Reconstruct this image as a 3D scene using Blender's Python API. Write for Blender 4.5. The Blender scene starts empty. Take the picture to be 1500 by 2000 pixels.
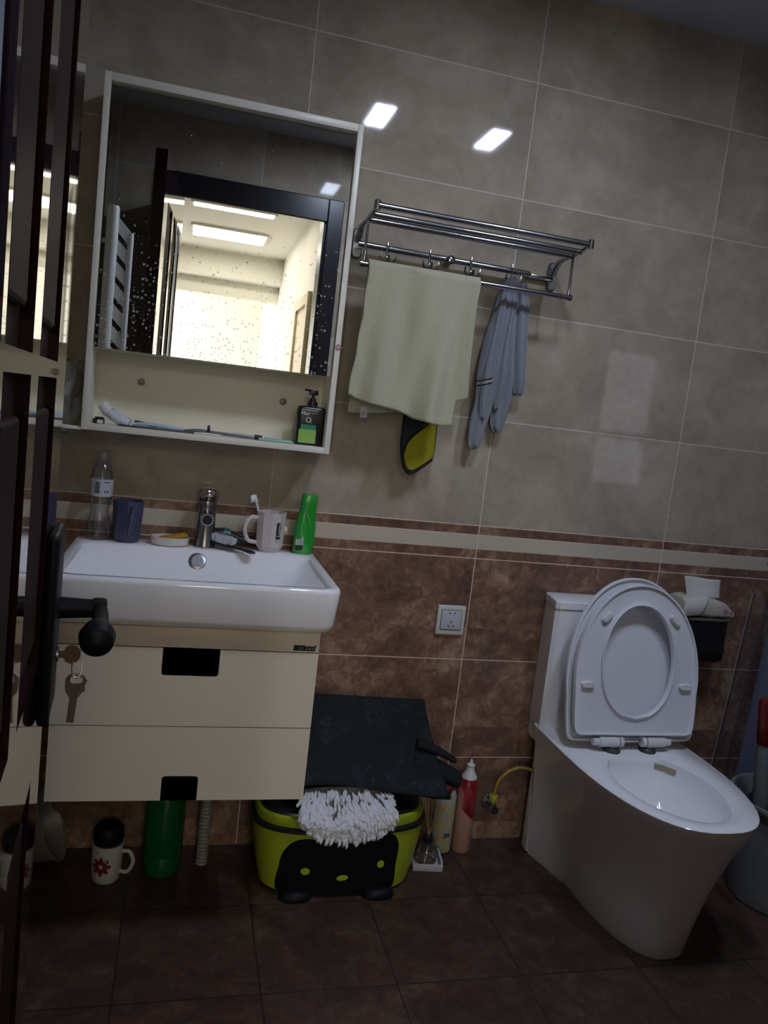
import bpy, bmesh, math, random
from mathutils import Vector, Matrix, noise
random.seed(7)
PI = math.pi
SC = bpy.context.scene
COL = SC.collection

# ------------------------------------------------------------------ camera
cam_d = bpy.data.cameras.new('camera')
cam = bpy.data.objects.new('camera', cam_d)
COL.objects.link(cam)
RGT = Vector((0.9644073, -0.23790528, 0.1154107))
FWD = Vector((0.2512832, 0.96045361, -0.11994006))
UPV = Vector((-0.08231225, 0.14467184, 0.98605008))
M = Matrix((RGT, UPV, -FWD)).transposed().to_4x4()
M.translation = Vector((-0.82838, -2.07708, 1.23071))
cam.matrix_world = M
cam_d.sensor_fit = 'AUTO'
cam_d.sensor_width = 36.0
cam_d.lens = 1531.9 / 2000 * 36.0
cam_d.clip_start = 0.02
SC.camera = cam

# ------------------------------------------------------------------ exposure, world, large lights
SC.view_settings.view_transform = 'Standard'
SC.view_settings.look = 'None'
SC.view_settings.gamma = 1.0
SC.view_settings.use_curve_mapping = False
SC.view_settings.exposure = 0.12
LAMP_L = 125.0          # bathroom ceiling lamps (cool)
HALL_L = 37.0          # hall ceiling lamps (warm white)
SUNROOM_W = 90.0       # daylight in the room beyond the hall
SKY = 3.0

w = bpy.data.worlds.new('world'); SC.world = w
w.use_nodes = True
wn = w.node_tree; wn.nodes.clear()
wo = wn.nodes.new('ShaderNodeOutputWorld'); wb = wn.nodes.new('ShaderNodeBackground')
wb.inputs['Color'].default_value = (0.78, 0.86, 1.0, 1); wb.inputs['Strength'].default_value = SKY
wn.links.new(wb.outputs[0], wo.inputs[0])
try:
    SC.cycles.use_denoising = True
    SC.cycles.max_bounces = 10
    SC.cycles.glossy_bounces = 6
    SC.cycles.transparent_max_bounces = 24
    SC.cycles.sample_clamp_indirect = 4.0
    SC.cycles.caustics_reflective = False
    SC.cycles.caustics_refractive = False
except Exception:
    pass

def area(name, loc, rot, sx, sy, power, color):
    d = bpy.data.lights.new(name, 'AREA'); d.shape = 'RECTANGLE'; d.size = sx; d.size_y = sy
    d.energy = power; d.color = color
    o = bpy.data.objects.new(name, d); COL.objects.link(o); o.location = loc; o.rotation_euler = rot
    return o
# daylight entering the bright room past the hall through its side window (x = -2.15)
area('daylight', (-2.12, -7.1, 1.35), (0, -PI/2, 0), 1.5, 1.3, SUNROOM_W, (1.0, 0.95, 0.85))

# ------------------------------------------------------------------ node helpers
def mat(name):
    m = bpy.data.materials.new(name); m.use_nodes = True
    nt = m.node_tree; nt.nodes.clear()
    out = nt.nodes.new('ShaderNodeOutputMaterial')
    b = nt.nodes.new('ShaderNodeBsdfPrincipled')
    nt.links.new(b.outputs[0], out.inputs[0])
    return m, nt, b, out
def setc(b, c, rough=0.5, metal=0.0, spec=None, coat=0.0):
    b.inputs['Base Color'].default_value = (*c, 1)
    b.inputs['Roughness'].default_value = rough
    b.inputs['Metallic'].default_value = metal
    if spec is not None: b.inputs['Specular IOR Level'].default_value = spec
    b.inputs['Coat Weight'].default_value = coat
    b.inputs['Coat Roughness'].default_value = 0.03
def plain(name, c, rough=0.5, metal=0.0, var=0.08, scale=30.0, spec=None, coat=0.0, bump=0.0, bscale=200.0):
    """solid colour with a soft procedural variation"""
    m, nt, b, out = mat(name); setc(b, c, rough, metal, spec, coat)
    tc = nt.nodes.new('ShaderNodeTexCoord')
    n = nt.nodes.new('ShaderNodeTexNoise'); n.inputs['Scale'].default_value = scale; n.inputs['Detail'].default_value = 4
    nt.links.new(tc.outputs['Object'], n.inputs['Vector'])
    mx = nt.nodes.new('ShaderNodeMix'); mx.data_type = 'RGBA'
    mx.inputs[6].default_value = (*[x*(1-var) for x in c], 1); mx.inputs[7].default_value = (*[min(1, x*(1+var)) for x in c], 1)
    nt.links.new(n.outputs['Fac'], mx.inputs[0]); nt.links.new(mx.outputs[2], b.inputs['Base Color'])
    if bump > 0:
        n2 = nt.nodes.new('ShaderNodeTexNoise'); n2.inputs['Scale'].default_value = bscale; n2.inputs['Detail'].default_value = 3
        nt.links.new(tc.outputs['Object'], n2.inputs['Vector'])
        bp = nt.nodes.new('ShaderNodeBump'); bp.inputs['Strength'].default_value = bump; bp.inputs['Distance'].default_value = 0.002
        nt.links.new(n2.outputs['Fac'], bp.inputs['Height']); nt.links.new(bp.outputs[0], b.inputs['Normal'])
    return m
def emit(name, c, s):
    m = bpy.data.materials.new(name); m.use_nodes = True; nt = m.node_tree; nt.nodes.clear()
    out = nt.nodes.new('ShaderNodeOutputMaterial'); e = nt.nodes.new('ShaderNodeEmission')
    e.inputs[0].default_value = (*c, 1); e.inputs[1].default_value = s
    nt.links.new(e.outputs[0], out.inputs[0]); return m
def clear(name, tint, refl=0.08, rough=0.05, body=0.0, bodyc=(1, 1, 1)):
    """thin clear plastic: transparent with fresnel gloss and a little diffuse body"""
    m = bpy.data.materials.new(name); m.use_nodes = True; nt = m.node_tree; nt.nodes.clear()
    out = nt.nodes.new('ShaderNodeOutputMaterial')
    tr = nt.nodes.new('ShaderNodeBsdfTransparent'); tr.inputs[0].default_value = (*tint, 1)
    gl = nt.nodes.new('ShaderNodeBsdfGlossy'); gl.inputs['Roughness'].default_value = rough
    df = nt.nodes.new('ShaderNodeBsdfTranslucent'); df.inputs[0].default_value = (*bodyc, 1)
    d2 = nt.nodes.new('ShaderNodeBsdfDiffuse'); d2.inputs[0].default_value = (*bodyc, 1)
    ad = nt.nodes.new('ShaderNodeMixShader'); ad.inputs[0].default_value = 0.5
    nt.links.new(df.outputs[0], ad.inputs[1]); nt.links.new(d2.outputs[0], ad.inputs[2])
    m1 = nt.nodes.new('ShaderNodeMixShader'); m1.inputs[0].default_value = body
    nt.links.new(tr.outputs[0], m1.inputs[1]); nt.links.new(ad.outputs[0], m1.inputs[2])
    lw = nt.nodes.new('ShaderNodeLayerWeight'); lw.inputs[0].default_value = 0.25
    mr = nt.nodes.new('ShaderNodeMapRange'); mr.inputs[3].default_value = refl; mr.inputs[4].default_value = 0.75
    nt.links.new(lw.outputs['Fresnel'], mr.inputs[0])
    m2 = nt.nodes.new('ShaderNodeMixShader'); nt.links.new(mr.outputs[0], m2.inputs[0])
    nt.links.new(m1.outputs[0], m2.inputs[1]); nt.links.new(gl.outputs[0], m2.inputs[2])
    nt.links.new(m2.outputs[0], out.inputs[0]); return m

class NT:
    """tiny expression builder for shader math"""
    def __init__(s, nt): s.nt = nt
    def m(s, op, a, b=None, c=None):
        n = s.nt.nodes.new('ShaderNodeMath'); n.operation = op
        for i, v in enumerate((a, b, c)):
            if v is None: continue
            if isinstance(v, (int, float)): n.inputs[i].default_value = v
            else: s.nt.links.new(v, n.inputs[i])
        return n.outputs[0]
    def mix(s, f, a, b, mode='MIX'):
        n = s.nt.nodes.new('ShaderNodeMix'); n.data_type = 'RGBA'; n.blend_type = mode
        for i, v in ((0, f), (6, a), (7, b)):
            if isinstance(v, (int, float)): n.inputs[i].default_value = v
            elif isinstance(v, tuple): n.inputs[i].default_value = (*v, 1)
            else: s.nt.links.new(v, n.inputs[i])
        return n.outputs[2]
    def noise(s, vec, scale, detail=5, rough=0.6, dist=0.0):
        n = s.nt.nodes.new('ShaderNodeTexNoise'); n.inputs['Scale'].default_value = scale
        n.inputs['Detail'].default_value = detail; n.inputs['Roughness'].default_value = rough
        n.inputs['Distortion'].default_value = dist
        s.nt.links.new(vec, n.inputs['Vector']); return n.outputs['Fac']
    def ramp(s, f, stops):
        n = s.nt.nodes.new('ShaderNodeValToRGB'); e = n.color_ramp.elements
        while len(e) < len(stops): e.new(0.5)
        for i, (p, c) in enumerate(stops):
            e[i].position = p; e[i].color = (*c, 1) if isinstance(c, tuple) else (c, c, c, 1)
        s.nt.links.new(f, n.inputs[0]); return n.outputs[0]
    def xyz(s, vec):
        n = s.nt.nodes.new('ShaderNodeSeparateXYZ'); s.nt.links.new(vec, n.inputs[0]); return n.outputs
    def comb(s, x, y, z):
        n = s.nt.nodes.new('ShaderNodeCombineXYZ')
        for i, v in enumerate((x, y, z)):
            if isinstance(v, (int, float)): n.inputs[i].default_value = v
            else: s.nt.links.new(v, n.inputs[i])
        return n.outputs[0]

UPPER = ((0.0, (0.25, 0.212, 0.165)), (0.42, (0.35, 0.30, 0.235)), (0.7, (0.43, 0.37, 0.295)), (1.0, (0.52, 0.45, 0.36)))
LOWER = ((0.0, (0.075, 0.046, 0.034)), (0.34, (0.145, 0.088, 0.065)), (0.55, (0.225, 0.130, 0.090)), (0.74, (0.33, 0.215, 0.145)), (1.0, (0.52, 0.38, 0.26)))
def tile_wall(name, axis):
    """600x300 wall tiles: beige above a striped border, brown below; axis = horizontal world axis"""
    m, nt, b, out = mat(name); N = NT(nt)
    tc = nt.nodes.new('ShaderNodeTexCoord'); P = tc.outputs['Object']; x, y, z = N.xyz(P)
    h = x if axis == 'x' else y
    def dist(v, period, off):   # distance to nearest joint
        t = N.m('DIVIDE', N.m('SUBTRACT', v, off), period)
        f = N.m('SUBTRACT', t, N.m('ROUND', t))
        return N.m('MULTIPLY', N.m('ABSOLUTE', f), period)
    dv = dist(h, 0.6, 0.0)
    du = dist(z, 0.3, 0.955); dl = dist(z, 0.3, 0.86)
    isup = N.m('GREATER_THAN', z, 0.955); islo = N.m('LESS_THAN', z, 0.86)
    bord = N.m('SUBTRACT', 1.0, N.m('ADD', isup, islo))
    db = N.m('MINIMUM', N.m('ABSOLUTE', N.m('SUBTRACT', z, 0.955)), N.m('ABSOLUTE', N.m('SUBTRACT', z, 0.86)))
    db = N.m('MINIMUM', db, N.m('ADD', N.m('ABSOLUTE', N.m('SUBTRACT', z, 0.9285)), 0.0003))
    dh = N.m('ADD', N.m('MULTIPLY', isup, du), N.m('ADD', N.m('MULTIPLY', islo, dl), N.m('MULTIPLY', bord, db)))
    d = N.m('MINIMUM', dv, dh)
    jit = N.m('MULTIPLY', N.m('SUBTRACT', N.noise(P, 60, 3), 0.5), 0.0010)
    gr = N.m('LESS_THAN', N.m('ADD', d, jit), 0.0013)
    # per tile offset
    ci = N.m('FLOOR', N.m('DIVIDE', h, 0.6)); ri = N.m('FLOOR', N.m('DIVIDE', N.m('SUBTRACT', z, 0.055), 0.3))
    off = N.comb(N.m('MULTIPLY', ci, 3.7), N.m('MULTIPLY', ri, 5.3), 0.0)
    va = nt.nodes.new('ShaderNodeVectorMath'); va.operation = 'ADD'; nt.links.new(P, va.inputs[0]); nt.links.new(off, va.inputs[1])
    PV = va.outputs[0]
    up = N.ramp(N.m('ADD', N.m('MULTIPLY', N.noise(PV, 3.2, 6, 0.62, 0.4), 0.65), N.m('MULTIPLY', N.noise(PV, 14, 5, 0.7, 0.5), 0.35)),
                [(0.28 + 0.42 * p, c) for p, c in UPPER])
    lo = N.ramp(N.m('ADD', N.m('MULTIPLY', N.noise(PV, 5, 7, 0.68, 0.8), 0.6), N.m('MULTIPLY', N.noise(PV, 24, 6, 0.72, 1.0), 0.4)),
                [(0.33 + 0.34 * p, c) for p, c in LOWER])
    cream = N.mix(N.m('MULTIPLY', N.noise(P, 30, 4), 0.4), (0.56, 0.50, 0.40), (0.46, 0.41, 0.33))
    incream = N.m('MULTIPLY', N.m('GREATER_THAN', z, 0.8868), N.m('LESS_THAN', z, 0.9285))
    bc = N.mix(incream, lo, cream)
    c = N.mix(isup, N.mix(bord, lo, bc), up)
    grout = N.mix(isup, (0.72, 0.56, 0.47), (0.62, 0.56, 0.50))
    c = N.mix(gr, c, grout)
    nt.links.new(c, b.inputs['Base Color'])
    r = N.m('ADD', 0.045, N.m('MULTIPLY', gr, 0.5))
    r = N.m('ADD', r, N.m('MULTIPLY', N.m('LESS_THAN', z, 0.86), 0.14))
    nt.links.new(r, b.inputs['Roughness'])
    b.inputs['Specular IOR Level'].default_value = 0.5
    bp = nt.nodes.new('ShaderNodeBump'); bp.inputs['Strength'].default_value = 0.25; bp.inputs['Distance'].default_value = 0.0006
    hh = N.m('ADD', N.m('MULTIPLY', N.m('SUBTRACT', 1.0, gr), 0.8), N.m('MULTIPLY', N.noise(P, 7, 2), 0.25))
    nt.links.new(hh, bp.inputs['Height']); nt.links.new(bp.outputs[0], b.inputs['Normal'])
    return m
def floor_mat():
    m, nt, b, out = mat('floor_tile'); N = NT(nt)
    tc = nt.nodes.new('ShaderNodeTexCoord'); P = tc.outputs['Object']; x, y, z = N.xyz(P)
    def dist(v, period, off):
        t = N.m('DIVIDE', N.m('SUBTRACT', v, off), period)
        return N.m('MULTIPLY', N.m('ABSOLUTE', N.m('SUBTRACT', t, N.m('ROUND', t))), period)
    d = N.m('MINIMUM', dist(x, 0.3, 0.02), dist(y, 0.3, -0.575))
    gr = N.m('LESS_THAN', N.m('ADD', d, N.m('MULTIPLY', N.m('SUBTRACT', N.noise(P, 50, 3), 0.5), 0.003)), 0.0022)
    ci = N.m('FLOOR', N.m('DIVIDE', N.m('SUBTRACT', x, 0.02), 0.3)); ri = N.m('FLOOR', N.m('DIVIDE', N.m('ADD', y, 0.575), 0.3))
    off = N.comb(N.m('MULTIPLY', ci, 3.1), N.m('MULTIPLY', ri, 4.7), 0.0)
    va = nt.nodes.new('ShaderNodeVectorMath'); va.operation = 'ADD'; nt.links.new(P, va.inputs[0]); nt.links.new(off, va.inputs[1])
    PV = va.outputs[0]
    f = N.m('ADD', N.m('MULTIPLY', N.noise(PV, 7, 7, 0.68, 0.8), 0.6), N.m('MULTIPLY', N.noise(PV, 28, 6, 0.72, 1.0), 0.4))
    c = N.ramp(f, [(0.30, (0.022, 0.014, 0.011)), (0.46, (0.048, 0.026, 0.020)), (0.54, (0.068, 0.038, 0.026)), (0.62, (0.10, 0.066, 0.045)), (0.72, (0.14, 0.10, 0.07))])
    dirt = N.ramp(N.noise(P, 18, 6, 0.75, 0.5), [(0.52, 0.0), (0.72, 1.0)])
    near = N.ramp(y, [(0.0, 0.0), (1.0, 1.0)])
    c = N.mix(N.m('MULTIPLY', dirt, 0.35), c, (0.15, 0.13, 0.11))
    c = N.mix(gr, c, (0.022, 0.017, 0.015))
    nt.links.new(c, b.inputs['Base Color'])
    b.inputs['Roughness'].default_value = 0.42; b.inputs['Specular IOR Level'].default_value = 0.35
    bp = nt.nodes.new('ShaderNodeBump'); bp.inputs['Strength'].default_value = 0.3; bp.inputs['Distance'].default_value = 0.001
    nt.links.new(N.m('ADD', N.m('SUBTRACT', 1.0, gr), N.m('MULTIPLY', f, 0.6)), bp.inputs['Height'])
    nt.links.new(bp.outputs[0], b.inputs['Normal'])
    return m

# ------------------------------------------------------------------ mesh helpers
def box(bm, x0, x1, y0, y1, z0, z1, bev=0.0, seg=2):
    vs = [bm.verts.new((x, y, z)) for x in (x0, x1) for y in (y0, y1) for z in (z0, z1)]
    fs = [(0, 1, 3, 2), (4, 6, 7, 5), (0, 4, 5, 1), (2, 3, 7, 6), (0, 2, 6, 4), (1, 5, 7, 3)]
    faces = [bm.faces.new([vs[i] for i in f]) for f in fs]
    if bev > 0:
        es = list({e for f in faces for e in f.edges})
        r = bmesh.ops.bevel(bm, geom=es, offset=bev, segments=seg, profile=0.5, affect='EDGES')
    return vs
def ring(bm, pts): return [bm.verts.new(p) for p in pts]
def skin(bm, a, b, closed=True):
    n = len(a)
    for i in range(n if closed else n - 1):
        j = (i + 1) % n
        try: bm.faces.new((a[i], a[j], b[j], b[i]))
        except ValueError: pass
def loft(bm, rings, cap0=True, cap1=True):
    rs = [ring(bm, r) for r in rings]
    for i in range(len(rs) - 1): skin(bm, rs[i], rs[i + 1])
    if cap0: bm.faces.new(list(reversed(rs[0])))
    if cap1: bm.faces.new(rs[-1])
    return rs
def circ(cx, cy, z, r, n=32, ry=None, ph=0.0):
    ry = r if ry is None else ry
    return [(cx + r * math.cos(2 * PI * i / n + ph), cy + ry * math.sin(2 * PI * i / n + ph), z) for i in range(n)]
def lathe(bm, cx, cy, prof, n=32, sy=1.0, cap0=True, cap1=True, ph=0.0):
    return loft(bm, [circ(cx, cy, z, max(r, 1e-4), n, max(r, 1e-4) * sy, ph) for r, z in prof], cap0, cap1)
def sup(cx, cy, z, a, b, p=3.0, n=48):
    o = []
    for i in range(n):
        t = 2 * PI * i / n; c, s = math.cos(t), math.sin(t)
        o.append((cx + a * math.copysign(abs(c) ** (2 / p), c), cy + b * math.copysign(abs(s) ** (2 / p), s), z))
    return o
def tube(bm, pts, r, n=12, cap=True, flat=1.0):
    pts = [Vector(p) for p in pts]; rs = []
    rr = r if isinstance(r, (list, tuple)) else [r] * len(pts)
    prev = None
    for i, p in enumerate(pts):
        t = (pts[min(i + 1, len(pts) - 1)] - pts[max(i - 1, 0)]).normalized()
        if prev is None:
            a = Vector((0, 0, 1)) if abs(t.z) < 0.9 else Vector((1, 0, 0))
            u = t.cross(a).normalized()
        else: u = (prev - t * prev.dot(t)).normalized()
        prev = u; v = t.cross(u)
        rs.append([p + u * rr[i] * math.cos(2 * PI * k / n) + v * rr[i] * flat * math.sin(2 * PI * k / n) for k in range(n)])
    return loft(bm, rs, cap, cap)
def bez(p, n=12):
    """catmull-rom through points"""
    p = [Vector(q) for q in p]; q = [p[0] * 2 - p[1]] + p + [p[-1] * 2 - p[-2]]; o = []
    for i in range(1, len(q) - 2):
        for k in range(n):
            t = k / n
            o.append(0.5 * ((2 * q[i]) + (-q[i - 1] + q[i + 1]) * t + (2 * q[i - 1] - 5 * q[i] + 4 * q[i + 1] - q[i + 2]) * t * t + (-q[i - 1] + 3 * q[i] - 3 * q[i + 1] + q[i + 2]) * t ** 3))
    o.append(q[-2]); return o
def prism(bm, pts2, y0, y1, f=lambda a, b: (a, b)):
    """outline in x,z extruded along y"""
    a = [bm.verts.new((x, y0, z)) for x, z in pts2]; b = [bm.verts.new((x, y1, z)) for x, z in pts2]
    skin(bm, a, b); bm.faces.new(list(reversed(a))); bm.faces.new(b)
def xform(bm, Mx, verts=None):
    bmesh.ops.transform(bm, matrix=Mx, verts=verts or bm.verts[:])
def obj(name, bm, m, parent=None, smooth=True, angle=40, loc=None):
    """link a bmesh built in world coordinates as one object; its origin goes to its parent's base or loc"""
    bmesh.ops.recalc_face_normals(bm, faces=bm.faces[:])
    o0 = Vector(parent['_o']) if parent is not None else Vector(loc or (0, 0, 0))
    base = o0
    if base.length: bmesh.ops.translate(bm, verts=bm.verts[:], vec=-base)
    me = bpy.data.meshes.new(name); bm.to_mesh(me); bm.free()
    me.materials.append(m)
    if smooth:
        for p in me.polygons: p.use_smooth = True
        try: me.set_sharp_from_angle(angle=math.radians(angle))
        except Exception: pass
    o = bpy.data.objects.new(name, me); COL.objects.link(o)
    if parent is not None: o.parent = parent
    else: o.location = base
    o['_o'] = list(base)
    return o
def thing(name, label, cat, loc=(0, 0, 0), group=None):
    o = bpy.data.objects.new(name, None); COL.objects.link(o); o.location = loc
    o.empty_display_size = 0.05
    o['label'] = label; o['category'] = cat; o['_o'] = list(loc)
    if group: o['group'] = group
    return o
def tag(o, label, cat, group=None):
    o['label'] = label; o['category'] = cat
    if group: o['group'] = group
    return o
def struct(o): o['kind'] = 'structure'; return o
def B(): return bmesh.new()
def text_part(name, s, size, Mx, m, parent, extrude=0.0002, bold=0.0, sx=1.0):
    c = bpy.data.curves.new(name, 'FONT'); c.body = s; c.size = size; c.extrude = extrude; c.offset = bold
    c.align_x = 'CENTER'; c.align_y = 'CENTER'; c.resolution_u = 3
    t = bpy.data.objects.new(name, c); COL.objects.link(t)
    dg = bpy.context.evaluated_depsgraph_get()
    me = bpy.data.meshes.new_from_object(t.evaluated_get(dg))
    bpy.data.objects.remove(t); bpy.data.curves.remove(c)
    bm = bmesh.new(); bm.from_mesh(me); bpy.data.meshes.remove(me)
    xform(bm, Mx @ Matrix.Diagonal((sx, 1, 1, 1)))
    return obj(name, bm, m, parent, smooth=False)
# text faces the viewer who looks toward +y : text x->+X, text y->+Z, normal -> -Y
FACE = Matrix(((1, 0, 0, 0), (0, 0, -1, 0), (0, 1, 0, 0), (0, 0, 0, 1)))

# ------------------------------------------------------------------ materials
M_back = tile_wall('wall_tile_x', 'x'); M_side = tile_wall('wall_tile_y', 'y'); M_floor = floor_mat()
M_ceil = plain('ceiling_panel', (0.52, 0.57, 0.66), 0.5)
M_white = plain('white_ceramic', (0.86, 0.86, 0.89), 0.07, var=0.02, coat=0.5)
M_plasticw = plain('white_plastic', (0.72, 0.72, 0.70), 0.3, var=0.03)
M_seat = plain('seat_plastic', (0.74, 0.75, 0.79), 0.22, var=0.02)
M_cab = plain('cabinet_cream', (0.72, 0.645, 0.53), 0.28, var=0.03, scale=6)
M_frame = plain('cabinet_frame_white', (0.80, 0.77, 0.68), 0.3, var=0.03)
M_nich = plain('niche_panel', (0.86, 0.81, 0.64), 0.4, var=0.05, scale=5)
M_black = plain('black_matte', (0.006, 0.006, 0.007), 0.6, var=0.1)
M_blackp = plain('black_plastic', (0.012, 0.012, 0.014), 0.3, var=0.1)
M_chrome = plain('chrome', (0.55, 0.56, 0.58), 0.12, metal=1.0, var=0.05)
M_chromed = plain('rack_metal', (0.42, 0.43, 0.46), 0.17, metal=1.0, var=0.12, scale=60)
M_silverb = plain('brushed_steel', (0.30, 0.31, 0.32), 0.35, metal=1.0)
M_wood = plain('dark_lacquered_wood', (0.022, 0.008, 0.008), 0.06, var=0.25, scale=8, coat=1.0)
M_woodm = plain('dark_panel_wood', (0.016, 0.0045, 0.005), 0.6, var=0.3, scale=12, spec=0.08)
M_frost = plain('frosted_blue_glass', (0.16, 0.20, 0.26), 0.42, var=0.2, scale=300)
M_radw = plain('radiator_white', (0.86, 0.86, 0.82), 0.35, var=0.02)
M_matb = plain('handle_black', (0.006, 0.006, 0.008), 0.5, var=0.1, spec=0.15)
M_case = plain('door_casing', (0.012, 0.010, 0.014), 0.3, var=0.2)
M_hall = plain('hall_paint', (0.72, 0.69, 0.62), 0.6, var=0.02, scale=3)
M_hallc = plain('hall_ceiling_paint', (0.78, 0.77, 0.70), 0.6, var=0.02, scale=3)
M_hallf = plain('hall_floor_tile', (0.10, 0.07, 0.05), 0.3, var=0.06, scale=2)
M_lime = plain('lime_plastic', (0.30, 0.38, 0.022), 0.38, var=0.05)
M_red = plain('red_plastic', (0.14, 0.008, 0.012), 0.35)
M_greyp = plain('grey_plastic', (0.30, 0.31, 0.32), 0.45)
M_brass = plain('key_metal', (0.15, 0.095, 0.06), 0.42, metal=0.5, var=0.15, scale=150)
M_keys = plain('key_nickel', (0.14, 0.11, 0.095), 0.42, metal=0.5, var=0.15, scale=150)

# ================================================================== ROOM SHELL
XL, XR, YF, ZC = -1.34, 1.95, -1.80, 2.39
DX0, DX1, DZ = -0.975, -0.30, 2.055      # doorway in wall_front
YO = -1.92
DZO = 2.10
bm = B(); box(bm, XL - .1, XR + .1, 0, .12, -.1, ZC + .1); struct(obj('wall_back', bm, M_back, smooth=False))
bm = B(); box(bm, XL - .1, XL, YF, 0, 0, ZC); struct(obj('wall_left', bm, M_side, smooth=False))
bm = B(); box(bm, XR, XR + .1, YF, 0, 0, ZC); struct(obj('wall_right', bm, M_side, smooth=False))
bm = B(); box(bm, XL - .1, XR + .1, YO, 0, -.1, 0); struct(obj('floor', bm, M_floor, smooth=False))
# wall_front with doorway and window opening
WX0, WX1, WZ0, WZ1 = 1.32, 1.70, 0.98, 1.76
bm = B()
box(bm, XL - .1, DX0, YO, YF, 0, ZC); box(bm, DX0, DX1, YO, YF, DZO, ZC); box(bm, DX1, WX0, YO, YF, 0, ZC)
box(bm, WX0, WX1, YO, YF, 0, WZ0); box(bm, WX0, WX1, YO, YF, WZ1, ZC); box(bm, WX1, XR + .1, YO, YF, 0, ZC)
struct(obj('wall_front', bm, M_back, smooth=False))
# ceiling with recessed lamp housings
LP = [(-0.24, -0.16), (0.232, 0.312)]; LY0, LY1 = -1.222, -0.978
bm = B()
xs = [XL - .1, LP[0][0], LP[0][1], LP[1][0], LP[1][1], XR + .1]
box(bm, xs[0], xs[5], LY1, 0.0, ZC, ZC + .1); box(bm, xs[0], xs[5], YO, LY0, ZC, ZC + .1)
for a, b_ in ((0, 1), (2, 3), (4, 5)): box(bm, xs[a], xs[b_], LY0, LY1, ZC, ZC + .1)
struct(obj('ceiling', bm, M_ceil, smooth=False))
M_lamp = emit('lamp_diffuser', (0.70, 0.79, 1.0), LAMP_L)
for i, (a, b_) in enumerate(LP):
    t = thing('ceiling_light', ('narrow ceiling light panel nearer the door side, over the towel rack', 'narrow ceiling light panel farther right, nearer the toilet')[i], 'light', ((a + b_) / 2, -1.1, ZC), 'ceiling light panels')
    bm = B(); box(bm, a, b_, LY0, LY1, ZC + .004, ZC + .012); obj('diffuser', bm, M_lamp, t, smooth=False)
    bm = B()
    box(bm, a - .008, a, LY0 - .008, LY1 + .008, ZC - .004, ZC); box(bm, b_, b_ + .008, LY0 - .008, LY1 + .008, ZC - .004, ZC)
    box(bm, a, b_, LY0 - .008, LY0, ZC - .004, ZC); box(bm, a, b_, LY1, LY1 + .008, ZC - .004, ZC)
    obj('frame', bm, M_plasticw, t, smooth=False)
# small window at the right of wall_front: frame and pane, white railing outside
t = B(); box(t, WX0, WX0 + .03, YF - .10, YF - .04, WZ0, WZ1); box(t, WX1 - .03, WX1, YF - .10, YF - .04, WZ0, WZ1)
box(t, WX0 + .03, WX1 - .03, YF - .10, YF - .04, WZ0, WZ0 + .03); box(t, WX0 + .03, WX1 - .03, YF - .10, YF - .04, WZ1 - .03, WZ1)
box(t, WX0 + .03, WX1 - .03, YF - .10, YF - .04, 1.26, 1.30)
win = struct(obj('window_1', t, M_plasticw, smooth=False))
t = B(); box(t, WX0 + .03, WX1 - .03, YF - .075, YF - .07, WZ0 + .03, WZ1 - .03)
obj('pane', t, clear('window_glass', (0.95, 0.97, 1.0), 0.05, 0.02), win, smooth=False)
t = B(); box(t, 0.2, 3.8, -4.3, -4.2, -1, 4.5)
o = obj('neighbour_wall', t, plain('pinkish_render', (0.62, 0.50, 0.46), 0.9, var=0.06, scale=3), smooth=False, loc=(1.6, -4.25, 0)); struct(o)
rail = thing('balcony_railing', 'white balcony railing outside the small window', 'railing', (1.7, -2.5, 0))
t = B(); box(t, 1.1, 2.4, -2.52, -2.48, 1.16, 1.20); obj('rail', t, M_plasticw, rail, smooth=False); t = B(); box(t, 1.1, 2.4, -2.52, -2.48, 0.10, 0.14); obj('rail', t, M_plasticw, rail, smooth=False)
for k in range(14):
    t = B(); x = 1.12 + k * .095; box(t, x, x + .025, -2.51, -2.49, 0.14, 1.16); obj('baluster', t, M_plasticw, rail, smooth=False)

# ------------------------------------------------------------------ doorway casing and the hall beyond
bm = B()
box(bm, DX0 - .06, DX0, YF, YF + .018, 0, DZ + .10, .004); box(bm, DX1, DX1 + .07, YF, YF + .018, 0, DZ + .10, .004)
box(bm, DX0, DX1, YF, YF + .018, DZ, DZ + .10, .004)
box(bm, DX0, DX0 + .012, YO, YF, 0, DZO); box(bm, DX1 - .012, DX1, YO, YF, 0, DZO)
struct(obj('trim_1', bm, M_case, smooth=False))
HX0, HX1, HY, HZ = -2.15, -0.055, -8.2, 2.60
bm = B(); box(bm, HX0 - .1, HX1 + .1, HY - .1, YO, -.1, 0); struct(obj('floor_hall', bm, M_hallf, smooth=False))
bm = B(); box(bm, HX0 - .1, HX1 + .1, HY - .1, YO, HZ, HZ + .1); struct(obj('ceiling_hall', bm, M_hallc, smooth=False))
bm = B(); box(bm, HX1, HX1 + .1, HY, YO, 0, HZ); struct(obj('wall_hall_right', bm, M_hall, smooth=False))
bm = B(); box(bm, HX0 - .1, HX0, -6.4, YO, 0, HZ); box(bm, HX0 - .1, HX0, HY, -7.8, 0, HZ); box(bm, HX0 - .1, HX0, -7.8, -6.4, 0, .6); box(bm, HX0 - .1, HX0, -7.8, -6.4, 2.1, HZ)
struct(obj('wall_hall_left', bm, M_hall, smooth=False))
bm = B(); box(bm, HX0 - .1, HX1 + .1, HY - .1, HY, 0, HZ); struct(obj('wall_hall_far', bm, M_hall, smooth=False))
bm = B(); box(bm, HX0, HX1, YO - .02, YO, 0, HZ)
bm.free()
bm = B(); box(bm, HX0 - .1, DX0, YO - .015, YO, 0, HZ); box(bm, DX1, HX1, YO - .015, YO, 0, HZ); box(bm, DX0, DX1, YO - .015, YO, DZO, HZ)
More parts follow.
